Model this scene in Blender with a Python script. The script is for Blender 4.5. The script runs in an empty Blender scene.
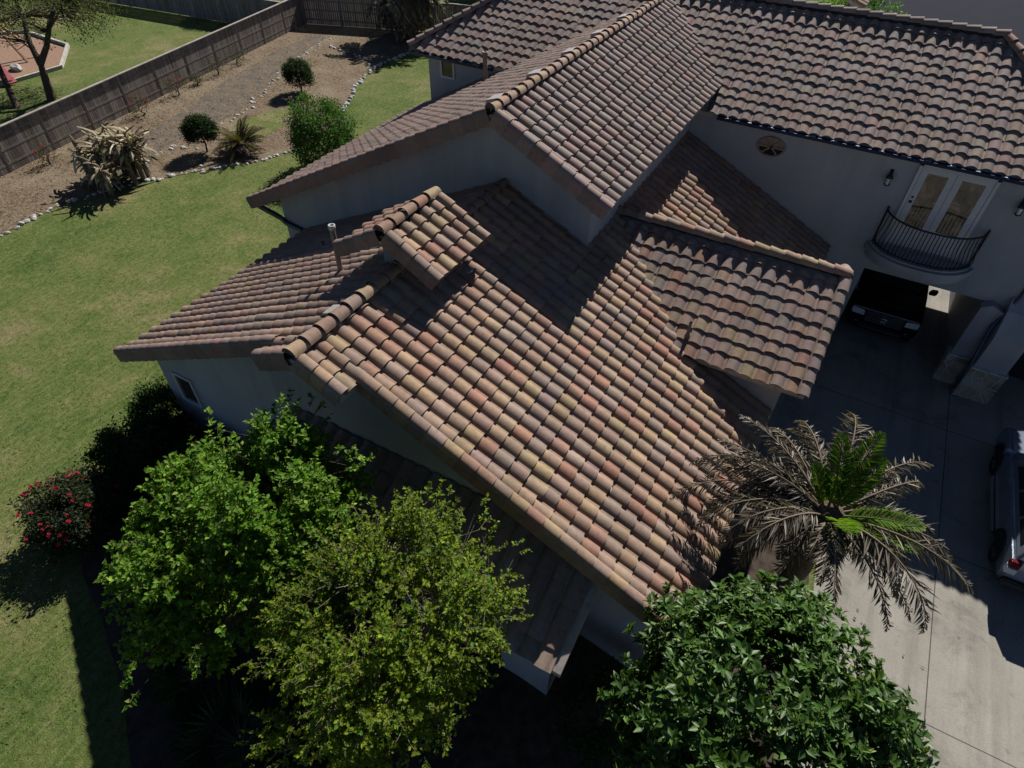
import bpy, bmesh, math, random
import numpy as np
from mathutils import Vector, Matrix, noise as mnoise
random.seed(7); rng = np.random.default_rng(7)
D = bpy.data; S = bpy.context.scene; COL = S.collection
def V(*a): return Vector(a)
def rad(a): return math.radians(a)

# ------------------------------------------------------------------ materials
class NT:
    def __init__(s, name):
        s.m = D.materials.new(name); s.m.use_nodes = True; s.t = s.m.node_tree
        s.b = s.t.nodes['Principled BSDF']; s.out = s.t.nodes['Material Output']
    def n(s, typ, **kw):
        o = s.t.nodes.new(typ)
        for k, v in kw.items():
            if k in o.inputs: o.inputs[k].default_value = v
            else: setattr(o, k, v)
        return o
    def l(s, a, b): s.t.links.new(a, b)
    def coord(s): 
        return s.n('ShaderNodeTexCoord').outputs['Object']
    def noise(s, scale, detail=4, rough=.6, vec=None, dist=0.0):
        o = s.n('ShaderNodeTexNoise'); o.inputs['Scale'].default_value = scale
        o.inputs['Detail'].default_value = detail; o.inputs['Roughness'].default_value = rough
        o.inputs['Distortion'].default_value = dist
        s.l(vec if vec is not None else s.coord(), o.inputs['Vector']); return o.outputs['Fac']
    def ramp(s, fac, stops):
        o = s.n('ShaderNodeValToRGB'); e = o.color_ramp.elements
        while len(e) < len(stops): e.new(.5)
        for i, (p, c) in enumerate(stops):
            e[i].position = p; e[i].color = (c[0], c[1], c[2], 1) if not isinstance(c, (int, float)) else (c, c, c, 1)
        s.l(fac, o.inputs['Fac']); return o.outputs['Color']
    def mix(s, fac, a, b, mode='MIX'):
        o = s.n('ShaderNodeMix', data_type='RGBA', blend_type=mode)
        for v, i in ((fac, 0), (a, 6), (b, 7)):
            if isinstance(v, (int, float)): o.inputs[i].default_value = v
            elif isinstance(v, tuple): o.inputs[i].default_value = (v[0], v[1], v[2], 1)
            else: s.l(v, o.inputs[i])
        return o.outputs[2]
    def math(s, op, a, b=0.0, c=0.0):
        o = s.n('ShaderNodeMath', operation=op)
        for v, i in ((a, 0), (b, 1), (c, 2)):
            if isinstance(v, (int, float)): o.inputs[i].default_value = v
            else: s.l(v, o.inputs[i])
        return o.outputs[0]
    def bump(s, h, strength=.3, dist=.02):
        o = s.n('ShaderNodeBump'); o.inputs['Strength'].default_value = strength; o.inputs['Distance'].default_value = dist
        s.l(h, o.inputs['Height']); s.l(o.outputs['Normal'], s.b.inputs['Normal'])
    def set(s, color=None, rough=.7, metal=0, spec=.5):
        if color is not None:
            if isinstance(color, tuple): s.b.inputs['Base Color'].default_value = (*color, 1)
            else: s.l(color, s.b.inputs['Base Color'])
        s.b.inputs['Roughness'].default_value = rough; s.b.inputs['Metallic'].default_value = metal
        s.b.inputs['Specular IOR Level'].default_value = spec; return s.m
    def tint(s):
        o = s.n('ShaderNodeAttribute'); o.attribute_name = 'tint'; return o.outputs['Color']

def plain(name, c, rough=.6, metal=0, var=.25, scale=6, bump=0.0, spec=.5):
    t = NT(name); f = t.noise(scale, 5)
    k = t.ramp(f, [(.3, tuple(x*(1-var) for x in c)), (.7, tuple(min(1, x*(1+var)) for x in c))])
    if bump: t.bump(t.noise(scale*12, 3), bump, .01)
    return t.set(k, rough, metal, spec)

def mk_tile():
    t = NT('clay tile'); big = t.ramp(t.noise(.9, 5), [(.3, .80), (.7, 1.12)])
    mid = t.ramp(t.noise(9, 6, .75), [(.25, .55), (.5, .86), (.8, 1.0)])
    c = t.mix(1.0, t.mix(1.0, t.tint(), big, 'MULTIPLY'), mid, 'MULTIPLY')
    c = t.mix(t.ramp(t.noise(2.6, 7, .75), [(.50, 0.0), (.66, .42)]), c, (.12, .10, .088)); lich = t.ramp(t.noise(23, 5, .7), [(.60, 0.0), (.72, .45)])
    c = t.mix(lich, c, (.30, .285, .25))
    t.bump(t.noise(70, 4), .25, .006); return t.set(c, .82, 0, .25)
def mk_stucco():
    t = NT('stucco'); f = t.noise(.8, 6); c = t.ramp(f, [(.3, (.295, .30, .31)), (.7, (.34, .345, .355))])
    st = t.n('ShaderNodeMapping'); st.inputs['Scale'].default_value = (1.6, 1.6, .12); t.l(t.coord(), st.inputs['Vector'])
    s2 = t.ramp(t.noise(1.0, 5, .6, st.outputs['Vector']), [(.32, .84), (.58, 1.0)])
    c = t.mix(1.0, c, s2, 'MULTIPLY'); t.bump(t.mix(.5, t.noise(28, 5, .7), t.noise(5, 4, .6)), .7, .03); return t.set(c, .9, 0, .2)
def mk_lawn():
    t = NT('lawn grass')
    a = t.noise(.16, 4, .55); b = t.noise(.75, 5, .6, None, .6); f = t.noise(7, 7, .75); g = t.noise(32, 4, .8)
    c = t.ramp(t.mix(.55, a, b), [(.34, (.058, .096, .020)), (.45, (.090, .124, .030)), (.54, (.122, .140, .042)), (.64, (.20, .172, .080))])
    c = t.mix(1.0, c, t.ramp(f, [(.28, .45), (.5, 1.0), (.72, 1.5)]), 'MULTIPLY')
    c = t.mix(1.0, c, t.ramp(g, [(.32, .4), (.55, 1.05), (.72, 1.75)]), 'MULTIPLY')
    st = t.n('ShaderNodeMapping'); st.inputs['Scale'].default_value = (3.0, .8, 1); st.inputs['Rotation'].default_value = (0, 0, .5); t.l(t.coord(), st.inputs['Vector'])
    c = t.mix(t.ramp(t.noise(3.0, 6, .7, st.outputs['Vector']), [(.50, 0.0), (.70, .65)]), c, (.215, .195, .095))
    t.bump(t.mix(.5, g, f), 1.0, .05); return t.set(c, .95, 0, .1)
def mk_mulch():
    t = NT('bark mulch'); f = t.noise(6, 7, .75); v = t.n('ShaderNodeTexVoronoi'); v.inputs['Scale'].default_value = 16; t.l(t.coord(), v.inputs['Vector'])
    c = t.ramp(f, [(.28, (.055, .036, .022)), (.48, (.14, .097, .064)), (.62, (.205, .155, .105)), (.78, (.30, .24, .175))])
    c = t.mix(1.0, c, t.ramp(v.outputs['Distance'], [(.1, .55), (.5, 1.15)]), 'MULTIPLY')
    c = t.mix(t.ramp(t.noise(.5, 6, .7), [(.44, 0.0), (.62, .75)]), c, t.ramp(t.noise(11, 6, .8), [(.3, (.10, .078, .05)), (.55, (.25, .205, .14)), (.75, (.40, .345, .255))])); gr = t.ramp(t.noise(.7, 5, .7), [(.58, 0.0), (.70, .7)]); c = t.mix(gr, c, (.09, .11, .03))
    t.bump(f, 1.0, .08); return t.set(c, .95, 0, .1)
def mk_gravel():
    t = NT('gravel'); v = t.n('ShaderNodeTexVoronoi'); v.inputs['Scale'].default_value = 13; t.l(t.coord(), v.inputs['Vector'])
    f = t.noise(1.1, 6, .7)
    c = t.ramp(f, [(.3, (.075, .066, .057)), (.5, (.135, .12, .104)), (.7, (.19, .16, .125))])
    c = t.mix(1.0, c, t.ramp(v.outputs['Distance'], [(.1, 1.3), (.5, .6)]), 'MULTIPLY')
    c = t.mix(t.ramp(t.noise(1.6, 6, .75), [(.38, 0.0), (.62, .9)]), c, t.ramp(t.noise(6, 7, .75), [(.3, (.075, .05, .033)), (.7, (.25, .19, .13))])); lf = t.ramp(t.noise(8, 6, .8), [(.60, 0.0), (.70, .65)]); c = t.mix(lf, c, (.22, .165, .105))
    t.bump(v.outputs['Distance'], .7, .04); return t.set(c, .95, 0, .1)
def mk_concrete():
    t = NT('aggregate concrete'); f = t.noise(.5, 6, .65); g = t.noise(60, 4, .8)
    c = t.ramp(f, [(.3, (.22, .20, .17)), (.7, (.295, .27, .23))])
    c = t.mix(1.0, c, t.ramp(g, [(.3, .62), (.5, 1.0), (.7, 1.22)]), 'MULTIPLY')
    sx = t.n('ShaderNodeSeparateXYZ'); t.l(t.n('ShaderNodeNewGeometry').outputs['Position'], sx.inputs[0])
    for out, vals in (('X', (5.62, 9.3)), ('Y', (8.2, 12.9, 17.6))):
        for q in vals:
            m = t.math('LESS_THAN', t.math('ABSOLUTE', t.math('SUBTRACT', sx.outputs[out], q)), .012)
            c = t.mix(m, c, (.07, .062, .055))
    st = t.ramp(t.noise(.9, 7, .7, None, .4), [(.30, .62), (.46, 1.0), (.7, 1.06)]); c = t.mix(1.0, c, st, 'MULTIPLY'); sp = t.ramp(t.noise(2.3, 3, .5), [(.68, 1.0), (.76, .6)]); c = t.mix(1.0, c, sp, 'MULTIPLY')
    mp = t.n('ShaderNodeMapping'); mp.inputs['Scale'].default_value = (2.2, .12, 1); t.l(t.coord(), mp.inputs['Vector']); c = t.mix(1.0, c, t.ramp(t.noise(1.0, 4, .6, mp.outputs['Vector']), [(.32, .80), (.5, 1.0)]), 'MULTIPLY')
    t.bump(g, .5, .01); return t.set(c, .9, 0, .2)
def mk_wood(name, c, scale=1.0):
    t = NT(name); st = t.n('ShaderNodeMapping'); st.inputs['Scale'].default_value = (6, 6, .5); t.l(t.coord(), st.inputs['Vector'])
    f = t.noise(scale*2, 6, .7, st.outputs['Vector'])
    k = t.ramp(f, [(.3, tuple(x*.62 for x in c)), (.7, tuple(x*1.35 for x in c))]); k = t.mix(1.0, k, t.tint(), 'MULTIPLY')
    t.bump(f, .4, .01); return t.set(k, .9, 0, .2)
def mk_leaf(name, rough=.5, trans=.3, spec=.4):
    t = NT(name); c = t.tint(); t.set(c, rough, 0, spec)
    tr = t.n('ShaderNodeBsdfTranslucent'); mx = t.n('ShaderNodeMixShader'); mx.inputs[0].default_value = trans
    c2 = t.mix(1.0, c, (1.25, 1.3, .55), 'MULTIPLY'); t.l(c2, tr.inputs['Color'])
    t.l(t.b.outputs[0], mx.inputs[1]); t.l(tr.outputs[0], mx.inputs[2]); t.l(mx.outputs[0], t.out.inputs['Surface']); return t.m
def mk_bark(name, c):
    t = NT(name); f = t.noise(14, 6, .7); k = t.ramp(f, [(.3, tuple(x*.5 for x in c)), (.7, tuple(x*1.5 for x in c))])
    t.bump(f, .8, .03); return t.set(k, .95, 0, .1)
def mk_stone():
    t = NT('veneer stone'); br = t.n('ShaderNodeTexVoronoi', feature='DISTANCE_TO_EDGE'); br.inputs['Scale'].default_value = 2.6
    t.l(t.coord(), br.inputs['Vector']); j = t.ramp(br.outputs['Distance'], [(.02, 0.0), (.06, 1.0)])
    c = t.ramp(t.noise(1.7, 3), [(.35, (.20, .15, .10)), (.5, (.33, .28, .21)), (.65, (.42, .38, .32))])
    c = t.mix(j, (.5, .48, .44), c); t.bump(j, .8, .03); return t.set(c, .9, 0, .2)
M = dict(tile=mk_tile(), stucco=mk_stucco(), lawn=mk_lawn(), mulch=mk_mulch(), gravel=mk_gravel(), shade_mulch=plain('dark soil', (.055, .042, .032), .95, 0, .5, 5, .9, .1), concrete=mk_concrete(),  # bed mulch copy with the deep shade under the trees put into its colour
    deck=plain('roof felt', (.035, .03, .028), .95), soffit=plain('painted soffit', (.30, .265, .23), .8),
    fascia=plain('fascia paint', (.085, .06, .05), .7), gutter=plain('gutter metal', (.045, .06, .11), .35, .5),  # gutter: base colour tinted blue for the sky it reflects
    glint=plain('gutter strap', (.22, .24, .30), .6, 0), wframe=plain('white frame paint', (.46, .46, .46), .5, 0, .06),  # pale blue of the gutter bars stands in for reflections
    iron=plain('wrought iron', (.018, .018, .02), .5, .3), pipe=plain('vent pipe', (.14, .115, .105), .6, 0, .3), pipew=plain('white pvc', (.30, .30, .30), .5),
    lead=plain('lead flashing', (.27, .24, .225), .7, 0, .3, 20), stone=mk_stone(), rock=plain('white limestone', (.40, .385, .355), .9, 0, .4, 5, .5),
    fence=mk_wood('fence wood', (.20, .175, .155)), capw=plain('fence cap wood', (.27, .235, .205), .9, 0, .3, 3),
    fence_old=mk_wood('weathered fence wood', (.2, .19, .185)), timber=plain('landscape timber', (.36, .33, .28), .9, 0, .3, 3),
    play=plain('play bark', (.23, .135, .085), .95, 0, .35, 9, .8), asphalt=plain('asphalt', (.010, .011, .019), .95, 0, .2, 2, 0, .08),
    bark=mk_bark('bark', (.085, .065, .05)), twig=mk_bark('pale twig bark', (.17, .14, .105)), palmbark=mk_bark('palm trunk fibre', (.11, .08, .055)),
    leaf=mk_leaf('soft leaf', .55, .48, .18), waxy=mk_leaf('waxy leaf', .46, .25, .32), dry=mk_leaf('dry leaf', .8, .15, .15),
    paint_black=plain('black car paint', (.006, .0065, .009), .18, 0, .1, 3, 0, .5), paint_navy=plain('dark blue car paint', (.22, .255, .31), .25, .4, .1, 3),
    carglass=plain('tinted car glass', (.012, .014, .016), .05, 0, .1, 3, 0, .8), chrome=plain('chrome', (.55, .56, .6), .15, 1, .05), tyre=plain('tyre rubber', (.02, .02, .021), .85),
    rim=plain('alloy', (.32, .32, .34), .3, .9, .1), lamp_clear=plain('clear lamp lens', (.55, .57, .6), .12, .2, .2, 12), lamp_red=plain('red lamp lens', (.10, .008, .012), .2), trim=plain('black trim plastic', (.015, .015, .016), .7),
    terracotta=plain('terracotta', (.24, .165, .12), .85, 0, .25, 8), dark=plain('dark recess', (.012, .011, .011), .9),
    toyred=plain('red toy plastic', (.30, .025, .04), .4), toyyellow=plain('yellow toy plastic', (.75, .5, .03), .4), sidewood=plain('playset wood', (.22, .12, .06), .8, 0, .3, 3))
def mk_pane():
    t = NT('window pane'); f = t.noise(1.3, 4); c = t.ramp(f, [(.35, (.012, .013, .014)), (.6, (.05, .042, .032))]); return t.set(c, .04, 0, .9)
M['pane'] = mk_pane()
def mk_doorglass():
    t = NT('door glass'); f = t.noise(2.6, 5, .7, None, 1.0); c = t.ramp(f, [(.38, (.015, .015, .012)), (.5, (.09, .065, .04)), (.62, (.24, .17, .11))]); return t.set(c, .06, 0, .7)
M['doorglass'] = mk_doorglass()

# ------------------------------------------------------------------ mesh helpers
class MB:
    def __init__(s): s.v = []; s.f = []; s.c = []; s.sm = []
    def add(s, vs, fs, tint=(1, 1, 1), smooth=False):
        o = len(s.v); s.v += [tuple(q) for q in vs]; s.c += [tint]*len(vs)
        s.f += [tuple(i+o for i in f) for f in fs]; s.sm += [smooth]*len(fs)
    def box(s, a, b, tint=(1, 1, 1)):
        x0, y0, z0 = [min(p, q) for p, q in zip(a, b)]; x1, y1, z1 = [max(p, q) for p, q in zip(a, b)]
        s.add([(x0,y0,z0),(x1,y0,z0),(x1,y1,z0),(x0,y1,z0),(x0,y0,z1),(x1,y0,z1),(x1,y1,z1),(x0,y1,z1)],
              [(0,3,2,1),(4,5,6,7),(0,1,5,4),(1,2,6,5),(2,3,7,6),(3,0,4,7)], tint)
    def beam(s, p, q, w, h, up=(0, 0, 1), tint=(1, 1, 1)):
        p, q = Vector(p), Vector(q); d = (q-p).normalized(); sx = d.cross(Vector(up))
        if sx.length < 1e-4: sx = Vector((1, 0, 0))
        sx.normalize(); u = sx.cross(d)
        vs = [e+sx*(a*w/2)+u*(b*h/2) for e in (p, q) for a, b in ((-1,-1),(1,-1),(1,1),(-1,1))]
        s.add(vs, [(0,1,2,3),(7,6,5,4),(0,4,5,1),(1,5,6,2),(2,6,7,3),(3,7,4,0)], tint)
    def tube(s, pts, rads, n=8, tint=(1, 1, 1), cap=True):
        pts = [Vector(p) for p in pts]
        if isinstance(rads, (int, float)): rads = [rads]*len(pts)
        vs = []; last = None
        for i, p in enumerate(pts):
            d = (pts[min(i+1, len(pts)-1)]-pts[max(i-1, 0)])
            d = d.normalized() if d.length > 1e-9 else Vector((0, 0, 1))
            if last is None: a = d.orthogonal().normalized()
            else:
                a = last-d*last.dot(d); a = a.normalized() if a.length > 1e-6 else d.orthogonal().normalized()
            last = a; b = d.cross(a)
            vs += [p+(a*math.cos(2*math.pi*k/n)+b*math.sin(2*math.pi*k/n))*rads[i] for k in range(n)]
        fs = [(i*n+k, i*n+(k+1) % n, (i+1)*n+(k+1) % n, (i+1)*n+k) for i in range(len(pts)-1) for k in range(n)]
        s.add(vs, fs, tint, True)
        if cap: s.add([vs[k] for k in range(n)][::-1], [tuple(range(n))], tint); s.add(vs[-n:], [tuple(range(n))], tint)
    def lathe(s, c, prof, n=20, axis='z', tint=(1, 1, 1)):
        vs = []
        for r, h in prof:
            for k in range(n):
                a = 2*math.pi*k/n; x, y = r*math.cos(a), r*math.sin(a)
                vs.append({'z': (c[0]+x, c[1]+y, c[2]+h), 'y': (c[0]+x, c[1]+h, c[2]+y), 'x': (c[0]+h, c[1]+x, c[2]+y)}[axis])
        fs = [(i*n+k, i*n+(k+1) % n, (i+1)*n+(k+1) % n, (i+1)*n+k) for i in range(len(prof)-1) for k in range(n)]
        s.add(vs, fs, tint, True)
    def prism(s, poly, ext, tint=(1, 1, 1)):
        n = len(poly); a = [Vector(p) for p in poly]; b = [p+Vector(ext) for p in a]
        s.add(a+b, [tuple(range(n))[::-1], tuple(range(n, 2*n))]+[(i, (i+1) % n, (i+1) % n+n, i+n) for i in range(n)], tint)
def wloc(o):
    l = Vector((0, 0, 0))
    while o is not None: l += o.location; o = o.parent
    return l
def mk_mesh(name, vs, fs, cols=None, smooth=None, off=(0, 0, 0), fixn=False):
    me = D.meshes.new(name); va = np.array(vs, dtype=np.float32).reshape(-1, 3)-np.array(off, dtype=np.float32)
    me.from_pydata(va.tolist(), [], fs)
    if cols is not None:
        at = me.attributes.new('tint', 'FLOAT_COLOR', 'POINT'); ca = np.ones((len(va), 4), dtype=np.float32); ca[:, :3] = np.array(cols, dtype=np.float32)
        at.data.foreach_set('color', ca.ravel())
    if smooth is not None: me.polygons.foreach_set('use_smooth', np.array(smooth, dtype=bool))
    if fixn:
        bm = bmesh.new(); bm.from_mesh(me); bmesh.ops.recalc_face_normals(bm, faces=bm.faces); bm.to_mesh(me); bm.free()
    me.update(); return me
def link(name, me, m, parent=None, loc=(0, 0, 0)):
    o = D.objects.new(name, me); COL.objects.link(o); o.parent = parent; o.location = loc
    if m is not None and len(me.materials) == 0: me.materials.append(m)
    return o
def build(mb, name, m, parent=None, base=None, bevel=0, fixn=True):
    off = wloc(parent) if parent else Vector(base or (0, 0, 0))
    me = mk_mesh(name, mb.v, mb.f, mb.c, mb.sm, off, fixn)
    if bevel:
        bm = bmesh.new(); bm.from_mesh(me); bmesh.ops.bevel(bm, geom=[e for e in bm.edges if e.calc_face_angle(0) > .5], offset=bevel, segments=2, affect='EDGES', clamp_overlap=True); bm.to_mesh(me); bm.free()
    return link(name, me, m, parent, (0, 0, 0) if parent else off)
def tag(o, label=None, cat=None, group=None, kind=None):
    if label: o['label'] = label
    if cat: o['category'] = cat
    if group: o['group'] = group
    if kind: o['kind'] = kind
    return o
def empty(name, loc, label=None, cat=None, group=None):
    o = D.objects.new(name, None); COL.objects.link(o); o.location = loc; o.empty_display_size = .2
    return tag(o, label, cat, group)
def copy_tree(o, parent=None):
    c = o.copy(); COL.objects.link(c); c.parent = parent
    for ch in o.children: copy_tree(ch, c)
    return c

# ------------------------------------------------------------------ ground
DRV = -0.85
def gz(x, y):
    if y > 30: return 0.0 if x < 12 else DRV
    t = min(1, max(0, (x+2.5)/3.6)); t = t*t*(3-2*t); return DRV*t
def sheet(name, poly, m, dz, step=1.0):
    xs = [p[0] for p in poly]; ys = [p[1] for p in poly]
    bm = bmesh.new(); f = bm.faces.new([bm.verts.new((x, y, 0)) for x, y in poly])
    for x in np.arange(math.floor(min(xs)), max(xs), step):
        if -4 < x < 3: bmesh.ops.bisect_plane(bm, geom=bm.verts[:]+bm.edges[:]+bm.faces[:], plane_co=(x+.013, 0, 0), plane_no=(1, 0, 0))
    for v in bm.verts: v.co.z = gz(v.co.x, v.co.y)+dz
    me = D.meshes.new(name); bmesh.ops.recalc_face_normals(bm, faces=bm.faces)
    for f in bm.faces:
        if f.normal.z < 0: f.normal_flip()
    bm.to_mesh(me); bm.free(); return tag(link(name, me, m), kind='structure')
def wob(pts, amp, n=6):
    out = []
    for i in range(len(pts)):
        a, b = Vector((*pts[i], 0)), Vector((*pts[(i+1) % len(pts)], 0))
        for k in range(n):
            p = a.lerp(b, k/n); q = mnoise.noise_vector(p*.8)*amp; out.append((p.x+q.x, p.y+q.y))
    return out
gx = [-400, -120, -60, -20, -8] + list(np.arange(-4, 2.6, .4)) + [4, 12, 13, 40, 120, 400]; gy = [-300, -60, -20, -5, 5, 15, 25, 29.9, 30.1, 45, 80, 200, 600]
gm = MB(); nx = len(gx)
gm.add([(x, y, gz(x, y)) for y in gy for x in gx], [(j*nx+i, j*nx+i+1, (j+1)*nx+i+1, (j+1)*nx+i) for j in range(len(gy)-1) for i in range(nx-1)], smooth=True)
tag(build(gm, 'lawn', M['lawn']), kind='structure')
OUT = [(-26.9, 6.0), (-27.39, 9.18), (-27.5, 10.34), (-27.65, 11.82), (-27.16, 13.31), (-26.49, 14.76), (-25.63, 16.17), (-24.66, 17.56), (-23.6, 19.04), (-23.0, 21.5), (-23.5, 24.2), (-24.9, 26.9), (-26.2, 29.3), (-26.9, 31.8), (-27.0, 34.0), (-26.4, 36.0)]
INN = [(-26.6, 14.6), (-27.74, 15.7), (-28.28, 17.75), (-28.5, 19.83), (-28.35, 21.97), (-29.49, 25.02), (-31.24, 28.67), (-31.99, 30.77), (-33.1, 34.88)]
sheet('mulch_bed', OUT+[(-25.5, 39.5), (-37.1, 37.2), (-33.6, 19), (-30.55, 3), (-26.4, 2)], M['mulch'], .02)
PATH = [(-27.6, 13.6)]+[(x-.25, y) for x, y in INN[1:]]+[(-34.6, 35.0), (-33.9, 30), (-32.6, 25), (-31.2, 21), (-30.0, 17), (-29.0, 14)]
sheet('gravel_path', wob(PATH, .25), M['gravel'], .03)
sheet('grass_patch', wob([(-26.2, 19.6), (-25.4, 20.4), (-25.6, 22.6), (-26.8, 24.4), (-27.6, 23.0), (-27.2, 20.6)], .7), M['lawn'], .027)
sheet('driveway', [(.3, 13.2), (2.2, 12.6), (2.9, 11.6), (3.1, 9.4), (3.1, 4.0), (3.6, -8), (40, -8), (40, 29.5), (.3, 29.5)], M['concrete'], .012)
sheet('planting_bed', wob([(-12.9, 6.0), (-13.6, 3.6), (-12.2, 1.9), (-8.6, .4), (-5, -2), (-1, -3), (3.4, -3), (3.0, 4), (3.0, 9.4), (2.7, 11.7), (2.1, 12.7), (.2, 13.3), (0, 6.0)], .1), M['shade_mulch'], .10)  # bed stretched past its planting to paint the deeply shaded ground dark
sheet('street', [(-2, 43), (60, 36), (140, 60), (80, 150), (-12, 130)], M['asphalt'], .9)
sheet('bare_strip', wob([(-14.6, 8.0), (-14.4, 12.6), (-15.6, 12.8), (-15.8, 10.5), (-15.0, 8.4)], .25), M['mulch'], .008)
PLAY = [(-42.5, 18.3), (-42.4, 21.9), (-45.7, 24.6), (-50.5, 24.9), (-53.5, 21.5), (-51, 15.5)]
sheet('play_bark', PLAY, M['play'], .012)

# ------------------------------------------------------------------ roof tiles
PAL_WARM = [((.37, .275, .20), 5), ((.43, .345, .205), 3.2), ((.315, .275, .255), 4), ((.375, .215, .155), 3.2), ((.295, .235, .205), 3), ((.39, .305, .235), 3.5), ((.36, .165, .115), 1.5), ((.46, .375, .20), 1.1)]
PAL_GREY = [((.335, .285, .26), 5), ((.35, .275, .245), 4), ((.31, .285, .275), 5), ((.345, .24, .215), 2.2), ((.38, .325, .255), 1.2), ((.285, .24, .22), 3)]
PAL_BRWN = [((.31, .235, .195), 5), ((.285, .235, .21), 4), ((.33, .24, .19), 2), ((.32, .205, .165), 1.2), ((.265, .215, .19), 3)]
def pick(pal):
    c = random.choices([p[0] for p in pal], [p[1] for p in pal])[0]; W_ = sum(p[1] for p in pal); mean = [sum(p[0][i]*p[1] for p in pal)/W_ for i in range(3)]; mx_ = .48 if pal is PAL_WARM else .35; c = [(c[i]*(1-mx_)+mean[i]*mx_)*(.845, .745, .70)[i] for i in range(3)]; k = random.uniform(.88, 1.10)
    return tuple(min(1, x*k*random.uniform(.96, 1.04)) for x in c)
EXPO, TW = .356, .333
_pu = [0, .04, .11, .22, .36, .50, .63, .73, .79, .83, .90, 1.0]
def _pz(u):
    return .080*math.sin(math.pi*u/.82)**.72 if u < .82 else .002
PROF = [(u*TW, max(.004, _pz(u))) for u in _pu]
def tiles(name, parent, o, es, et, ns, nt, clips, pal, keep=None, tw=TW, top_gap=None):
    """S-profile tiles: o = eave corner on the deck, es along the eave, et up the slope, clips = (point, normal) planes that cut the sheet"""
    o, es, et = Vector(o), Vector(es).normalized(), Vector(et).normalized(); nn = es.cross(et).normalized()
    if nn.z < 0: nn = -nn
    mb = MB(); n = len(PROF); k = tw/TW
    for j in range(nt):
        for i in range(ns):
            c0 = o+es*((i+.5)*tw)+et*((j+.5)*EXPO)
            if keep and not keep(c0): continue
            if any((c0-Vector(p)).dot(Vector(q)) > .42 for p, q in clips): continue
            tint = pick(pal); ds, dt, dz = random.gauss(0, .006), random.gauss(0, .012), random.gauss(0, .004); tw_ = random.gauss(0, .018)
            if random.random() < .02: dt -= random.uniform(.02, .06); tw_ += random.uniform(-.06, .06)
            b = o+es*(i*tw+ds)+et*(j*EXPO+dt)
            lo, hi = (.049 if pal is PAL_WARM else .041)+dz, .008+dz; L = EXPO+.03
            top = []; 
            for e, (t, h, sq) in enumerate(((0, lo, 1.0), (L, hi, .94))):
                for a, z in PROF: top.append(b+es*(a*k+ (tw_*t))+et*t+nn*(z*sq+h))
            mb.add(top, [(q, q+1, n+q+1, n+q) for q in range(n-1)], tint, True)
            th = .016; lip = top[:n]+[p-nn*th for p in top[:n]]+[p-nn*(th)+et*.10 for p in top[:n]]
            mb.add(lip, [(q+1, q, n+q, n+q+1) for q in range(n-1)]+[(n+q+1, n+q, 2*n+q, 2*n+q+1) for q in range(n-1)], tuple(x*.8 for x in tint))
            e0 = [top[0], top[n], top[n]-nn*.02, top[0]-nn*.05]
            mb.add(e0, [(0, 1, 2, 3)], tint)
    off = wloc(parent); me = mk_mesh(name, mb.v, mb.f, mb.c, mb.sm, off)
    if clips:
        bm = bmesh.new(); bm.from_mesh(me)
        for p, q in clips:
            bmesh.ops.bisect_plane(bm, geom=bm.verts[:]+bm.edges[:]+bm.faces[:], plane_co=Vector(p)-off, plane_no=Vector(q), clear_outer=True)
        bm.to_mesh(me); bm.free()
    return link(name, me, M['tile'], parent)
def cap_run(mb, p, q, up, pal, r=.125, L=.37, flare=.13):
    p, q = Vector(p), Vector(q); d = q-p; n = max(1, round(d.length/L)); L = d.length/n; d.normalize()
    up = Vector(up); sx = d.cross(up).normalized(); up = sx.cross(d).normalized(); K = 9
    for i in range(n):
        tint = pick(pal); a = p+d*(i*L)+up*random.gauss(0, .004)+sx*random.gauss(0, .006); vs = []
        for t, rr, h in ((-.03, r*(1+flare), .030), (L, r*(1-flare*.4), 0)):
            for k in range(K):
                an = math.pi*(k/(K-1)); vs.append(a+d*t+sx*(math.cos(an)*rr)+up*(math.sin(an)*rr*.92+h-.03))
        mb.add(vs, [(k, k+1, K+k+1, K+k) for k in range(K-1)], tint, True)
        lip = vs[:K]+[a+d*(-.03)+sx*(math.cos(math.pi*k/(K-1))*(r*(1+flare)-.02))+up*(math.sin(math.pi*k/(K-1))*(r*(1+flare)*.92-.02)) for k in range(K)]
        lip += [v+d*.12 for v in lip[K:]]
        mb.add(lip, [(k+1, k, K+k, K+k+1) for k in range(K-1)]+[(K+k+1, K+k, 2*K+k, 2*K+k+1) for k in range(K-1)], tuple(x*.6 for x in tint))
def cap_end(mb, p, d, up, r, tint=(.09, .075, .07)):
    p, d, up = Vector(p), Vector(d).normalized(), Vector(up); sx = d.cross(up).normalized(); K = 9
    mb.add([p+sx*(math.cos(math.pi*k/(K-1))*r)+up*(math.sin(math.pi*k/(K-1))*r*.92) for k in range(K)], [tuple(range(K))], tint)
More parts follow.
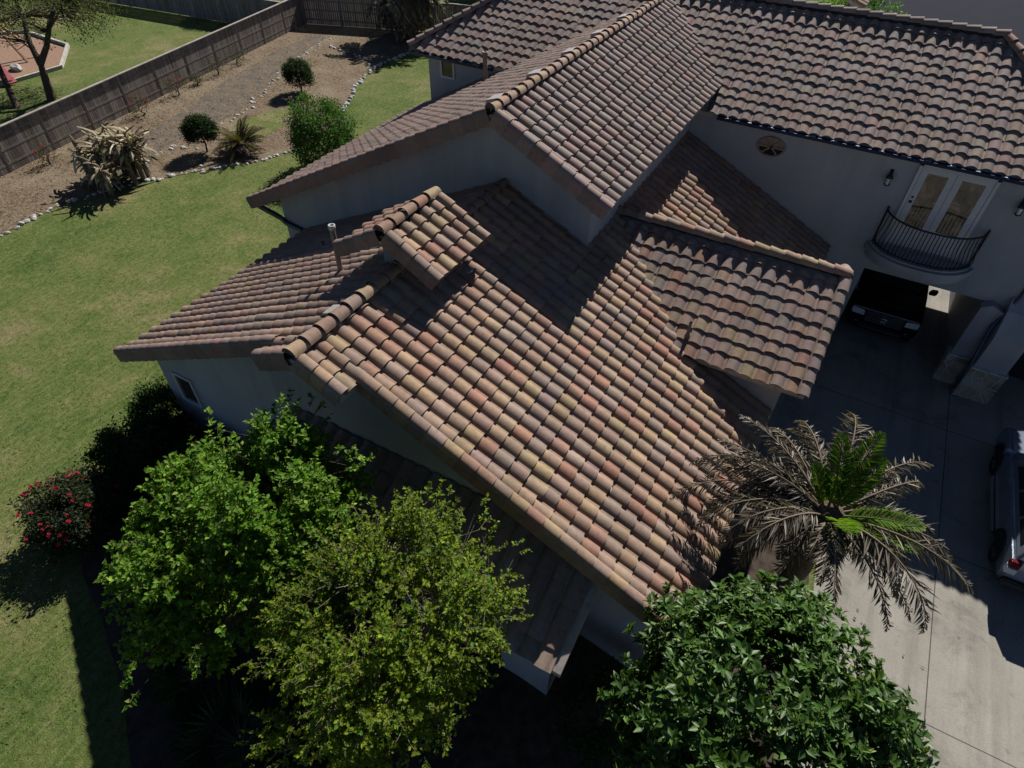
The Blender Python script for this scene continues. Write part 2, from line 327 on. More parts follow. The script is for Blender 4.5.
def rake_run(mb, p, q, out, pal, drop=.21, L=EXPO):
    """rake tiles from the ridge p down to the eave q, 'out' = horizontal direction away from the roof"""
    p, q, out = Vector(p), Vector(q), Vector(out); d = (q-p); n = max(1, round(d.length/L)); L = d.length/n; d.normalize()
    nn = out.cross(d).normalized(); nn = nn if nn.z > 0 else -nn
    prof = [(-.20, .045), (-.17, .115), (-.09, .150), (-.02, .145), (.035, .115), (.062, .06), (.066, -drop)]
    for i in range(n):
        tint = pick(pal); a = p+d*(i*L); vs = []
        for t, h, g in ((0, .0, 0), (L+.02, .034, .014)):
            for x, z in prof: vs.append(a+d*t+out*(x+g)+nn*(z+h))
        K = len(prof)
        mb.add(vs, [(k, k+1, K+k+1, K+k) for k in range(K-2)], tint, True)
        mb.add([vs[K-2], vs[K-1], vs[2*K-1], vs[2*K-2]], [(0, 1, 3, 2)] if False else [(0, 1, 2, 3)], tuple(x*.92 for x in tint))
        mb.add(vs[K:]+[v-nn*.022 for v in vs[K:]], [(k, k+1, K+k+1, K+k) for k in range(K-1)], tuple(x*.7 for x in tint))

HOUSE = empty('stucco_house', (-5, 12, 0), 'sprawling two storey stucco house with brown and buff barrel tile roofs', 'house')
def deck(name, polys, th=.13, m='soffit', label=None):
    mb = MB()
    for pl in polys: mb.prism([(x, y, z-.012) for x, y, z in pl], (0, 0, -th))
    o = build(mb, name, M[m], HOUSE)
    if label: o['label'] = label
    return o
KM, ZR, XR = .485, 6.12, -6.93
def mz(x): return ZR-KM*abs(x+6.93)
Y0, YU, YW = 5.6, 12.42, 20.3       # main rake, upper gable wall, wing wall
XE, XL = .5, -14.05
# --- main roof
deck_main = deck('roof', [[(XR, Y0, ZR), (XE, Y0, mz(XE)), (XE, YW, mz(XE)), (XR, YW, ZR)], [(XL, Y0, mz(XL)), (XR, Y0, ZR), (XR, YU+.2, ZR), (XL, YU+.2, mz(XL))]], .14, 'soffit', 'wide lower gable roof with the most colourful tiles')
c = 1/math.sqrt(1+KM*KM); upR = (-c, 0, KM*c); upL = (c, 0, KM*c)
wy = Y0+.12
def keep_main(p): return not (p.x < -5.0 and p.y > YU+.3) and not (-1.6 < p.x < .3 and 12.6 < p.y < 16.5)
tiles('roof_tiles', deck_main, (XE+.05, wy, mz(XE+.05)), (0, 1, 0), upR, 45, 24, [((XR+.11, 0, 0), (-1, 0, 0)), ((0, YW, 0), (0, 1, 0))], PAL_WARM, keep_main)
tiles('roof_tiles', deck_main, (XL-.05, YU+.02, mz(XL-.05)), (0, -1, 0), upL, 21, 23, [((XR-.11, 0, 0), (1, 0, 0)), ((0, Y0+.05, 0), (0, -1, 0))], PAL_BRWN+PAL_WARM[:1])
mb = MB(); BY = 5.13
cap_run(mb, (XR, BY, ZR+.10), (XR, 8.45, ZR+.10), (0, 0, 1), PAL_WARM, .14, .36); cap_end(mb, (XR, BY-.02, ZR+.12), (0, -1, 0), (0, 0, 1), .13); build(mb, 'ridge_cap', M['tile'], deck_main, fixn=False); mb = MB(); cap_run(mb, (XR, 9.4, ZR+.07), (XR, YU, ZR+.07), (0, 0, 1), PAL_BRWN, .115, .36)
build(mb, 'ridge_cap', M['tile'], deck_main, fixn=False)
mb = MB(); bw = .93
rake_run(mb, (XR+bw, Y0, mz(XR+bw)), (XE+.05, Y0, mz(XE+.05)), (0, -1, 0), PAL_WARM); build(mb, 'rake_trim', M['tile'], deck_main, fixn=False); mb = MB(); rake_run(mb, (XR-bw, Y0, mz(XR-bw)), (XL-.05, Y0, mz(XL-.05)), (0, -1, 0), PAL_BRWN); build(mb, 'rake_trim', M['tile'], deck_main, fixn=False); mb = MB(); rake_run(mb, (XR+.08, BY, mz(XR+.08)), (XR+bw, BY, mz(XR+bw)), (0, -1, 0), PAL_WARM); build(mb, 'rake_trim', M['tile'], deck_main, fixn=False); mb = MB(); rake_run(mb, (XR-.08, BY, mz(XR-.08)), (XR-bw, BY, mz(XR-bw)), (0, -1, 0), PAL_BRWN)
build(mb, 'rake_trim', M['tile'], deck_main, fixn=False)
# apex projection
deck_b = deck('roof', [[(XR, BY, ZR), (XR+bw, BY, mz(XR+bw)), (XR+bw, Y0+.02, mz(XR+bw)), (XR, Y0+.02, ZR)], [(XR-bw, BY, mz(XR-bw)), (XR, BY, ZR), (XR, Y0+.02, ZR), (XR-bw, Y0+.02, mz(XR-bw))]], .14)
tiles('roof_tiles', deck_b, (XR+bw+.03, BY+.10, mz(XR+bw+.03)), (0, 1, 0), upR, 2, 3, [((XR+.11, 0, 0), (-1, 0, 0)), ((0, Y0+.2, 0), (0, 1, 0))], PAL_WARM)
tiles('roof_tiles', deck_b, (XR-bw-.03, Y0+.2, mz(XR-bw-.03)), (0, -1, 0), upL, 2, 3, [((XR-.11, 0, 0), (1, 0, 0)), ((0, BY+.05, 0), (0, -1, 0))], PAL_BRWN)
# --- upper roof
UX, UZ, KU, UY = -6.98, 7.95, .515, 11.85
XUR, XUL = -4.12, -15.65
def uz(x): return UZ-KU*abs(x-UX)
cu = 1/math.sqrt(1+KU*KU)
ZE, YE, KW = 5.96, 19.85, .52       # wing eave
def wz(y): return ZE+KW*(y-YE)
YV = YE+(UZ-ZE)/KW
deck_u = deck('roof', [[(UX, UY, UZ), (XUR, UY, uz(XUR)), (XUR, YE+(uz(XUR)-ZE)/KW, uz(XUR)), (UX, YV, UZ)], [(XUL, UY, uz(XUL)), (UX, UY, UZ), (UX, YV, UZ), (XUL, YW+.2, uz(XUL))]], .14, 'soffit', 'upper gable roof with grey brown tiles')
vl = Vector((-KU, 0, 1)); 
valley_n = (Vector((0, -KW, 1))*-1).normalized()
tiles('roof_tiles', deck_u, (XUR+.05, UY+.1, uz(XUR+.05)), (0, 1, 0), (-cu, 0, KU*cu), 36, 10, [((UX+.11, 0, 0), (-1, 0, 0)), ((0, YE, ZE+.02), tuple(valley_n))], PAL_GREY)
tiles('roof_tiles', deck_u, (XUL-.05, YW+.05, uz(XUL-.05)), (0, -1, 0), (cu, 0, KU*cu), 26, 28, [((UX-.11, 0, 0), (1, 0, 0)), ((0, UY+.05, 0), (0, -1, 0))], PAL_BRWN+PAL_GREY[:2])
tiles('roof_tiles', deck_u, (UX-4.4, YV, uz(UX-4.4)), (0, -1, 0), (cu, 0, KU*cu), 10, 13, [((UX-.11, 0, 0), (1, 0, 0)), ((0, YW+.05, 0), (0, -1, 0)), ((0, YE, ZE+.02), tuple(valley_n))], PAL_BRWN+PAL_GREY[:2])
mb = MB(); cap_run(mb, (UX, UY-.02, UZ+.10), (UX, YV, UZ+.10), (0, 0, 1), PAL_WARM, .122); cap_end(mb, (UX, UY-.04, UZ+.12), (0, -1, 0), (0, 0, 1), .13); build(mb, 'ridge_cap', M['tile'], deck_u, fixn=False)
mb = MB(); rake_run(mb, (UX+.06, UY, uz(UX+.06)), (XUR+.05, UY, uz(XUR+.05)), (0, -1, 0), PAL_GREY, .23); build(mb, 'rake_trim', M['tile'], deck_u, fixn=False); mb = MB(); rake_run(mb, (UX-.06, UY, uz(UX-.06)), (XUL-.05, UY, uz(XUL-.05)), (0, -1, 0), PAL_BRWN, .23)
build(mb, 'rake_trim', M['tile'], deck_u, fixn=False)
# --- wing roof
WL, WR, YR_ = -15.1, 6.45, 23.9; ZRW = wz(YR_); RL, RR = -11.7, 2.75
deck_w = deck('roof', [[(WL, YE, ZE), (WR, YE, ZE), (RR, YR_, ZRW), (RL, YR_, ZRW)], [(WR, YE, ZE), (WR, 27.8, ZE), (RR, YR_, ZRW)], [(RL, YR_, ZRW), (RR, YR_, ZRW), (WR, 27.8, ZE), (WL, 27.8, ZE)], [(WL, 27.8, ZE), (WL, YE, ZE), (RL, YR_, ZRW)]], .12, 'soffit', 'hipped roof of the rear wing with pinkish grey tiles')
cw = 1/math.sqrt(1+KW*KW)
hl = Vector((RL-WL, YR_-YE, 0)); hr = Vector((RR-WR, YR_-YE, 0))
nl = Vector((-hl.y, hl.x, 0)).normalized(); nr = Vector((hr.y, -hr.x, 0)).normalized()
tiles('roof_tiles', deck_w, (WL, YE-.06, wz(YE-.06)), (1, 0, 0), (0, cw, KW*cw), 65, 13, [((WL+.02, YE-.02, 0), tuple(nl)), ((WR-.02, YE-.02, 0), tuple(nr)), ((0, YR_-.16, 0), (0, 1, 0))], PAL_GREY, lambda p: not (-15.3 < p.x < -4.3 and uz(p.x) > wz(p.y)+.25 and p.x > UX-3.6))
kr = (ZRW-ZE)/(WR-RR); cr = 1/math.sqrt(1+kr*kr)
hr2 = Vector((RR-WR, YR_-27.8, 0)); 
tiles('roof_tiles', deck_w, (WR+.05, YE, ZE-.02), (0, 1, 0), (-cr, 0, kr*cr), 24, 12, [((WR, YE, 0), tuple(-nr)), ((WR, 27.8, 0), tuple(Vector((hr2.y, -hr2.x, 0)).normalized()))], PAL_GREY)
mb = MB(); mb.beam((RL, YR_, ZRW+.02), (RR, YR_, ZRW+.02), .07, .14); mb.beam((WL+.12, YE+.12, ZE+.07), (RL, YR_, ZRW+.03), .07, .15); mb.beam((WR-.12, YE+.12, ZE+.07), (RR, YR_, ZRW+.03), .07, .15)
build(mb, 'ridge_board', M['deck'], deck_w)
mb = MB(); cap_run(mb, (RR+.05, YR_, ZRW+.10), (RL, YR_, ZRW+.10), (0, 0, 1), PAL_GREY, .135); build(mb, 'ridge_cap', M['tile'], deck_w, fixn=False); mb = MB(); cap_run(mb, (WL, YE, ZE+.13), (RL, YR_, ZRW+.11), (0, 0, 1), PAL_GREY, .13); build(mb, 'ridge_cap', M['tile'], deck_w, fixn=False); mb = MB(); cap_run(mb, (WR, YE, ZE+.13), (RR, YR_, ZRW+.11), (0, 0, 1), PAL_WARM, .13)
build(mb, 'ridge_cap', M['tile'], deck_w, fixn=False)
# rear wing roof that shows over the ridge
deck_r = deck('roof', [[(-1.2, 25.6, 7.95), (-1.2, 33, 7.95), (-3.2, 33, 8.86), (-3.2, 25.6, 8.86)]], .12)
ck = math.sqrt(25+2.28**2); tiles('roof_tiles', deck_r, (-1.15, 25.6, 7.93), (0, 1, 0), (-5/ck, 0, 2.28/ck), 22, 6, [((-3.2, 0, 0), (-1, 0, 0))], PAL_WARM)
# --- right-hand low gable roof over the side bay
DY, DZ, DK, DE, DX = 14.4, 5.03, .50, 11.6, 1.07
def dz_(y): return DZ-DK*abs(y-DY)
cd = 1/math.sqrt(1+DK*DK); DF = 16.4
def xin(z): return XR+(ZR-z)/KM     # where height z meets the main slope
deck_d = deck('roof', [[(xin(dz_(DE))-.1, DE, dz_(DE)), (DX, DE, dz_(DE)), (DX, DY, DZ), (xin(DZ)-.1, DY, DZ)], [(xin(DZ)-.1, DY, DZ), (DX, DY, DZ), (DX, DF, dz_(DF)), (xin(dz_(DF))-.1, DF, dz_(DF))]], .12, 'soffit', 'small side gable roof with pink and buff tiles')
mn = Vector((KM, 0, 1)).normalized()
tiles('roof_tiles', deck_d, (DX-.10-18*TW, DE-.05, dz_(DE-.05)), (1, 0, 0), (0, cd, DK*cd), 18, 9, [((XR, 0, ZR+.03), tuple(-mn)), ((0, DY-.2, 0), (0, 1, 0)), ((DX-.05, 0, 0), (1, 0, 0))], PAL_WARM[:3]+PAL_GREY+PAL_WARM[3:4])
tiles('roof_tiles', deck_d, (DX-.1, DF+.05, dz_(DF+.05)), (-1, 0, 0), (0, -cd, DK*cd), 20, 7, [((XR, 0, ZR+.03), tuple(-mn)), ((0, DY+.08, 0), (0, -1, 0)), ((DX-.05, 0, 0), (1, 0, 0))], PAL_GREY)
mb = MB(); mb.beam((xin(DZ), DY, DZ+.02), (DX-.05, DY, DZ+.02), .07, .13); build(mb, 'ridge_board', M['deck'], deck_d)
mb = MB(); cap_run(mb, (xin(DZ)-.1, DY, DZ+.10), (DX, DY, DZ+.10), (0, 0, 1), PAL_WARM, .14); cap_end(mb, (DX+.03, DY, DZ+.09), (1, 0, 0), (0, 0, 1), .13); build(mb, 'ridge_cap', M['tile'], deck_d, fixn=False)
mb = MB(); rake_run(mb, (DX, DY-.08, dz_(DY-.08)), (DX, DE-.05, dz_(DE-.05)), (1, 0, 0), PAL_GREY, .16); build(mb, 'rake_trim', M['tile'], deck_d, fixn=False); mb = MB(); rake_run(mb, (DX, DY+.08, dz_(DY+.08)), (DX, DF, dz_(DF)), (1, 0, 0), PAL_GREY, .16); build(mb, 'rake_trim', M['tile'], deck_d, fixn=False)
# --- chimney cupola roof on the ridge
CX, CZ, CY0, CY1, CW, CK = -7.13, 6.93, 8.0, 9.78, 1.14, .58
def cz(x): return CZ-CK*abs(x-CX)
cc = 1/math.sqrt(1+CK*CK)
deck_c = deck('roof', [[(CX, CY0, CZ), (CX+CW, CY0, cz(CX+CW)), (CX+CW, CY1, cz(CX+CW)), (CX, CY1, CZ)], [(CX-CW, CY0, cz(CX-CW)), (CX, CY0, CZ), (CX, CY1, CZ), (CX-CW, CY1, cz(CX-CW))]], .10, 'fascia', 'little gabled cap roof on the ridge')
tiles('roof_tiles', deck_c, (CX+CW+.04, CY0+.1, cz(CX+CW+.04)), (0, 1, 0), (-cc, 0, CK*cc), 5, 4, [((CX+.10, 0, 0), (-1, 0, 0))], PAL_WARM)
tiles('roof_tiles', deck_c, (CX-CW-.04, CY1-.05, cz(CX-CW-.04)), (0, -1, 0), (cc, 0, CK*cc), 5, 4, [((CX-.10, 0, 0), (1, 0, 0))], PAL_WARM)
mb = MB(); cap_run(mb, (CX, CY0-.03, CZ+.10), (CX, CY1+.1, CZ+.10), (0, 0, 1), PAL_WARM, .122); cap_end(mb, (CX, CY0-.05, CZ+.12), (0, -1, 0), (0, 0, 1), .13, (.05, .06, .09)); build(mb, 'ridge_cap', M['tile'], deck_c, fixn=False)
mb = MB(); rake_run(mb, (CX+.06, CY0, cz(CX+.06)), (CX+CW+.04, CY0, cz(CX+CW+.04)), (0, -1, 0), PAL_BRWN, .17); build(mb, 'rake_trim', M['tile'], deck_c, fixn=False); mb = MB(); rake_run(mb, (CX-.06, CY0, cz(CX-.06)), (CX-CW-.04, CY0, cz(CX-CW-.04)), (0, -1, 0), PAL_BRWN, .17); build(mb, 'rake_trim', M['tile'], deck_c, fixn=False); mb = MB(); rake_run(mb, (CX+.06, CY1+.08, cz(CX+.06)), (CX+CW+.04, CY1+.08, cz(CX+CW+.04)), (0, 1, 0), PAL_WARM, .12); build(mb, 'rake_trim', M['tile'], deck_c, fixn=False)
mb = MB(); mb.prism([(CX-.5, CY0+.55, 5.4), (CX+.5, CY0+.55, 5.4), (CX+.5, CY0+.55, cz(CX+.5)-.1), (CX, CY0+.55, CZ-.1), (CX-.5, CY0+.55, cz(CX-.5)-.1)], (0, .8, 0)); ch = build(mb, 'chimney', M['stucco'], HOUSE)
mb = MB(); mb.box((CX-.2, CY0+.53, 6.3), (CX+.2, CY0+.548, 6.6)); build(mb, 'vent_opening', M['dark'], ch)
# --- porch shed roof in front of the gable wall
SX0, SX1, SYe, SYt, SZe, SZt = -8.6, -1.12, 4.12, 6.02, 2.38, 3.27
ks = (SZt-SZe)/(SYt-SYe); cs_ = 1/math.sqrt(1+ks*ks)
deck_s = deck('roof', [[(SX0, SYe, SZe), (SX1, SYe, SZe), (SX1, SYt, SZt), (SX0, SYt, SZt)]], .12, 'soffit', 'low porch roof in deep shade')
tiles('roof_tiles', deck_s, (SX0, SYe-.05, SZe-.02), (1, 0, 0), (0, cs_, ks*cs_), 22, 6, [((0, SYt, 0), (0, 1, 0)), ((SX1+.05, 0, 0), (1, 0, 0))], PAL_GREY)

# ------------------------------------------------------------------ walls
def wall(name, poly, ext, m='stucco', base=None, label=None):
    mb = MB(); mb.prism(poly, ext); o = build(mb, name, M[m], HOUSE)
    if label: o['label'] = label
    return o
B = -1.0
XWl, XWr = -13.42, 0.0
wall('wall', [(XWl, 6.05, B), (XWr, 6.05, B), (XWr, 6.05, mz(XWr)-.17), (XR, 6.05, ZR-.17), (XWl, 6.05, mz(XWl)-.17)], (0, .2, 0), label='front gable wall with the small window')
wall('wall', [(XWl, 6.25, B), (XWl, 12.6, B), (XWl, 12.6, mz(XWl)-.17), (XWl, 6.25, mz(XWl)-.17)], (.2, 0, 0))
wall('wall', [(XWr, 6.25, B), (XWr, YW, B), (XWr, YW, mz(XWr)-.17), (XWr, 6.25, mz(XWr)-.17)], (-.2, 0, 0))
XUw, XUl = -4.66, -15.0
wall('wall', [(XUl, YU, B), (XUw, YU, 1.5), (XUw, YU, uz(XUw)-.17), (UX, YU, UZ-.17), (XUl, YU, uz(XUl)-.17)], (0, .2, 0), label='upper gable end wall in shade')
wall('wall', [(XUw, YU+.2, 4), (XUw, YW, 4), (XUw, YW, uz(XUw)-.17), (XUw, YU+.2, uz(XUw)-.17)], (-.2, 0, 0))
wall('wall', [(XUl, YU+.2, B), (XUl, YW, B), (XUl, YW, uz(XUl)-.17), (XUl, YU+.2, uz(XUl)-.17)], (.2, 0, 0))
PX0, PX1, PZ = 1.78, 5.36, 2.12
WXl, WXr = -14.62, 6.0
wall('wall', [(WXl, YW, B), (PX0, YW, B), (PX0, YW, PZ), (PX1, YW, PZ), (PX1, YW, B), (WXr, YW, B), (WXr, YW, ZE-.14), (WXl, YW, ZE-.14)], (0, .25, 0), label='two storey wing wall with balcony doors and drive-through arch')
wall('wall', [(WXl, YW+.25, B), (WXl, 27.3, B), (WXl, 27.3, ZE-.14), (WXl, YW+.25, ZE-.14)], (.2, 0, 0))
wall('wall', [(WXr, YW+.25, B), (WXr, 27.3, B), (WXr, 27.3, ZE-.14), (WXr, YW+.25, ZE-.14)], (-.2, 0, 0))
wall('wall', [(WXl, 27.3, B), (PX0, 27.3, B), (PX0, 27.3, PZ), (PX1, 27.3, PZ), (PX1, 27.3, B), (WXr, 27.3, B), (WXr, 27.3, ZE-.14), (WXl, 27.3, ZE-.14)], (0, .2, 0))
wall('wall', [(PX0-.2, YW+.25, B), (PX0-.2, 27.3, B), (PX0-.2, 27.3, PZ+.15), (PX0-.2, YW+.25, PZ+.15)], (.2, 0, 0)); wall('wall', [(PX1, YW+.25, B), (PX1, 27.3, B), (PX1, 27.3, PZ+.15), (PX1, YW+.25, PZ+.15)], (.2, 0, 0))
wall('ceiling', [(PX0-.3, YW+.25, PZ+.15), (PX1+.3, YW+.25, PZ+.15), (PX1+.3, 27.3, PZ+.15), (PX0-.3, 27.3, PZ+.15)], (0, 0, .15))
# side bay under the small roof
wall('wall', [(-3, DE+.35, 1), (.62, DE+.35, B), (.62, DE+.35, dz_(DE+.35)-.14), (-3, DE+.35, dz_(DE+.35)-.14)], (0, .2, 0))
wall('wall', [(.62, DE+.55, B), (.62, DF-.3, B), (.62, DF-.3, dz_(DF-.3)-.14), (.62, DY, DZ-.14), (.62, DE+.55, dz_(DE+.55)-.14)], (-.2, 0, 0)); wall('wall', [(-3, DF-.3, 1), (.42, DF-.3, B), (.42, DF-.3, dz_(DF-.3)-.14), (-3, DF-.3, dz_(DF-.3)-.14)], (0, -.2, 0))
# entry porch pier under the shed roof
wall('porch_pier', [(-2.5, 4.55, B), (-1.45, 4.55, B), (-1.45, 4.55, SZe+.05), (-2.5, 4.55, SZe+.05)], (0, .5, 0)); wall('porch_wall', [(-7.8, 4.7, B), (-3.4, 4.7, B), (-3.4, 4.7, 2.45), (-7.8, 4.7, 2.45)], (0, .2, 0))
# pier and buttress right of the drive-through
wall('pier', [(5.12, 19.98, B), (5.72, 19.98, B), (5.72, 19.98, 2.05), (5.36, 19.98, 2.2), (5.12, 19.98, 2.05)], (0, .315, 0))
mb = MB(); mb.prism([(5.74, 19.5, B), (5.74, 20.296, B), (5.74, 20.296, 2.5), (5.74, 19.9, 2.2), (5.74, 19.5, 1.5)], (.86, 0, 0)); build(mb, 'buttress', M['stucco'], HOUSE)
mb = MB(); mb.box((5.06, 19.92, B), (5.66, 20.28, .22)); mb.box((5.69, 19.43, B), (6.66, 20.28, .3)); build(mb, 'stone_base', M['stone'], HOUSE)
mb = MB(); mb.box((5.04, 19.9, .222), (5.67, 20.29, .28)); mb.box((5.68, 19.41, .302), (6.68, 20.29, .36)); build(mb, 'stone_cap', M['rock'], HOUSE)
wall('wall', [(6.2, 21.4, B), (14, 21.4, B), (14, 21.4, 3.2), (6.2, 21.4, 3.2)], (0, .2, 0)); mb = MB(); pts = [(6.75, 21.38, B), (9.0, 21.38, B)]+[(7.875+1.125*math.cos(a), 21.38, 1.3+.8*math.sin(a)) for a in np.linspace(0, math.pi, 12)]; mb.prism(pts, (0, -.02, 0)); build(mb, 'arched_opening', M['dark'], HOUSE)
deck_shade = deck('roof', [[(6.6, 20.9, 3.2), (14.4, 20.9, 3.2), (14.4, 25, 4.4), (6.6, 25, 4.4)]], .12)  # garage block added beyond the wing, mostly unseen, to shade the drive
kg = 1.2/4.1; cg = 1/math.sqrt(1+kg*kg); tiles('roof_tiles', deck_shade, (6.6, 20.85, 3.19), (1, 0, 0), (0, cg, kg*cg), 23, 12, [((0, 25, 0), (0, 1, 0))], PAL_GREY)

# gutters, downspouts
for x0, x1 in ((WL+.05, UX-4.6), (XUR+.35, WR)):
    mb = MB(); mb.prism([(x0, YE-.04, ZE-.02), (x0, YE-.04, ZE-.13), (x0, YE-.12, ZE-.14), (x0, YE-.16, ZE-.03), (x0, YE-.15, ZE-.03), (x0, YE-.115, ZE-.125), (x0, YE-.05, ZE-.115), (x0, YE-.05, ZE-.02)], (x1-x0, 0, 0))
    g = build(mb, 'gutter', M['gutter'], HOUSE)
    for x in np.arange(x0+.3, x1-.1, .6): mb = MB(); mb.box((x, YE-.15, ZE-.028), (x+.14, YE-.05, ZE-.018)); build(mb, 'gutter_glint', M['glint'], g)  # short bars added for the broken sky reflections along the gutter

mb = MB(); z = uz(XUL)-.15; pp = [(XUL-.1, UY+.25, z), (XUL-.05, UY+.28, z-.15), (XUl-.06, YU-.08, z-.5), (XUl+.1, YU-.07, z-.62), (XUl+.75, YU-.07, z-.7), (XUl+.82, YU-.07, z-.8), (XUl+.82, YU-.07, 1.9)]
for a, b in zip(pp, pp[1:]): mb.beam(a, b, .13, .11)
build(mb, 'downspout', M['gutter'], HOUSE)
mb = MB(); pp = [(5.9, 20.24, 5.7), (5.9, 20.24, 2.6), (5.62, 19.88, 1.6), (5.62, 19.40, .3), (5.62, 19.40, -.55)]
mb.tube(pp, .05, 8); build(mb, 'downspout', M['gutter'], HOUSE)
# front gable window, wing window
def window(x0, x1, y, z0, z1, nbar=0):
    mb = MB(); t = .07
    for a, b in (((x0-t, z0-t), (x1+t, z0)), ((x0-t, z1), (x1+t, z1+t)), ((x0-t, z0), (x0, z1)), ((x1, z0), (x1+t, z1))): mb.box((a[0], y-.05, a[1]), (b[0], y+.02, b[1]))
    if nbar: mb.box(((x0+x1)/2-.015, y-.03, z0), ((x0+x1)/2+.015, y+.02, z1)); mb.box((x0, y-.028, (z0+z1)/2-.015), (x1, y+.018, (z0+z1)/2+.015))
    w = build(mb, 'window', M['wframe'], HOUSE); mb = MB(); mb.box((x0, y-.012, z0), (x1, y-.002, z1)); build(mb, 'pane', M['pane'], w); return w
window(-12.85, -12.3, 6.05, 1.35, 2.2, 0); window(-14.02, -13.55, YW, 5.12, 5.62, 0)
# balcony doors
DX0, DX1, DZ0, DZ1 = 1.92, 3.90, 3.15, 5.68
mb = MB(); y = YW
for a, b in (((DX0, DZ0), (DX0+.09, DZ1)), ((DX1-.09, DZ0), (DX1, DZ1)), ((DX0, DZ1-.1), (DX1, DZ1))): mb.box((a[0], y-.06, a[1]), (b[0], y-.003, b[1]))
mb.box((DX0-.06, y-.035, DZ1), (DX1+.06, y-.003, DZ1+.07)); dr = build(mb, 'door_frame', M['wframe'], HOUSE)
for k, (x0, x1) in enumerate(((DX0+.1, 2.885), (2.895, DX1-.1))):
    mb = MB(); s = .17
    for a, b in (((x0, DZ0+.02), (x0+s, DZ1-.11)), ((x1-s, DZ0+.02), (x1, DZ1-.11)), ((x0+s, DZ0+.02), (x1-s, DZ0+.67)), ((x0+s, DZ1-.27), (x1-s, DZ1-.11))): mb.box((a[0], y-.045, a[1]), (b[0], y-.003, b[1]))
    d = build(mb, 'door', M['wframe'], HOUSE); mb = MB(); mb.box((x0+s, y-.025, DZ0+.67), (x1-s, y-.006, DZ1-.27)); build(mb, 'pane', M['doorglass'], d)
    if k == 0:
        mb = MB(); mb.lathe((x0+.08, y-.046, DZ0+1.38), [(0, -.05), (.03, -.045), (.03, -.01), (.045, 0)], 10, 'y'); mb.lathe((x0+.08, y-.046, DZ0+1.53), [(0, -.03), (.028, -.025), (.028, 0)], 10, 'y'); build(mb, 'handle', M['iron'], d)
# balcony
BXc, BW_, BD = 2.97, 1.42, .84
def arc(t, d, w=BW_): # t 0..1 along the curve
    x = -1+2*t; return BXc+w*x, YW-d*(1-abs(x)**2.6)**.75
mb = MB(); N = 28; ring = [arc(i/N, BD+.12, BW_+.08) for i in range(N+1)]
mb.prism([(x, y-.002, 2.84) for x, y in ring], (0, 0, .17)); ring2 = [arc(i/N, BD, BW_-.02) for i in range(N+1)]; mb.prism([(x, y-.002, 2.63) for x, y in ring2], (0, 0, .205)); mb.prism([(x, y-.002, 3.012) for x, y in ring2], (0, 0, .06))
bal = build(mb, 'balcony', M['stucco'], HOUSE)
mb = MB(); top = [(*arc(i/N, BD-.05, BW_-.1), 4.12) for i in range(N+1)]; bot = [(*arc(i/N, BD-.05, BW_-.1), 3.14) for i in range(N+1)]
mb.tube(top, .028, 6); mb.tube(bot, .02, 6); mb.tube([(top[0][0], YW-.03, 3.05), (top[0][0], YW-.03, 4.25)], .028, 6); mb.tube([(top[-1][0], YW-.03, 3.05), (top[-1][0], YW-.03, 4.25)], .028, 6)
for i in range(1, 27):
    t = i/27; x, yy = arc(t, BD-.05, BW_-.1); cx = (x-BXc)/BW_; ox, oy = cx*.1, -.16
    mb.tube([(x, yy, 4.11), (x+ox*.2, yy+oy*.1, 3.75), (x+ox, yy+oy, 3.37), (x+ox*.7, yy+oy*.7, 3.22), (x, yy, 3.09)], .014, 5)
build(mb, 'railing', M['iron'], bal)
# wall lamps, medallion vent
for lx in (1.32, 4.62):
    mb = MB(); mb.box((lx-.05, YW-.03, 5.0), (lx+.05, YW-.002, 5.3)); mb.tube([(lx, YW-.03, 5.22), (lx, YW-.12, 5.3), (lx, YW-.16, 5.24)], .012, 6)
    mb.lathe((lx, YW-.16, 4.86), [(.0, 0), (.05, .01), (.05, .03), (.095, .05)], 8); mb.lathe((lx, YW-.16, 5.1), [(.10, 0), (.085, .06), (.03, .12), (0, .15)], 8)
    for k in range(4): mb.tube([(lx+.07*math.cos(k*1.57+.7), YW-.16+.07*math.sin(k*1.57+.7), 4.9), (lx+.09*math.cos(k*1.57+.7), YW-.16+.09*math.sin(k*1.57+.7), 5.11)], .008, 4)
    w = build(mb, 'wall_lamp', M['iron'], HOUSE); mb = MB(); mb.lathe((lx, YW-.16, 4.91), [(.06, 0), (.08, .19)], 8); build(mb, 'lamp_glass', M['lamp_clear'], w)
mx, mzv, ma, mb_ = -2.07, 5.18, .43, .30
def ell(s, y, n=32): return [(mx+ma*s*math.cos(a), y, mzv+mb_*s*math.sin(a)) for a in np.linspace(0, 2*math.pi, n, endpoint=False)]
mb = MB(); R0, R1, R2, R3 = ell(1, YW-.002), ell(1, YW-.05), ell(.86, YW-.055), ell(.84, YW-.012); n = 32
mb.add(R0+R1+R2+R3, [(k*n+i, k*n+(i+1) % n, (k+1)*n+(i+1) % n, (k+1)*n+i) for k in range(3) for i in range(n)])
for a in (0.0, .9, 2.2): c_, s_ = math.cos(a), math.sin(a); mb.beam((mx-ma*.85*c_, YW-.03, mzv-mb_*.85*s_), (mx+ma*.85*c_, YW-.03, mzv+mb_*.85*s_), .035, .045)
up_ = [q for q in ell(.83, YW-.02) if q[2] > mzv-.05]; mb.prism(up_, (0, .012, 0))
md = build(mb, 'gable_vent', M['terracotta'], HOUSE); mb = MB(); mb.add(ell(.86, YW-.006), [tuple(range(n))]); build(mb, 'vent_opening', M['dark'], md)
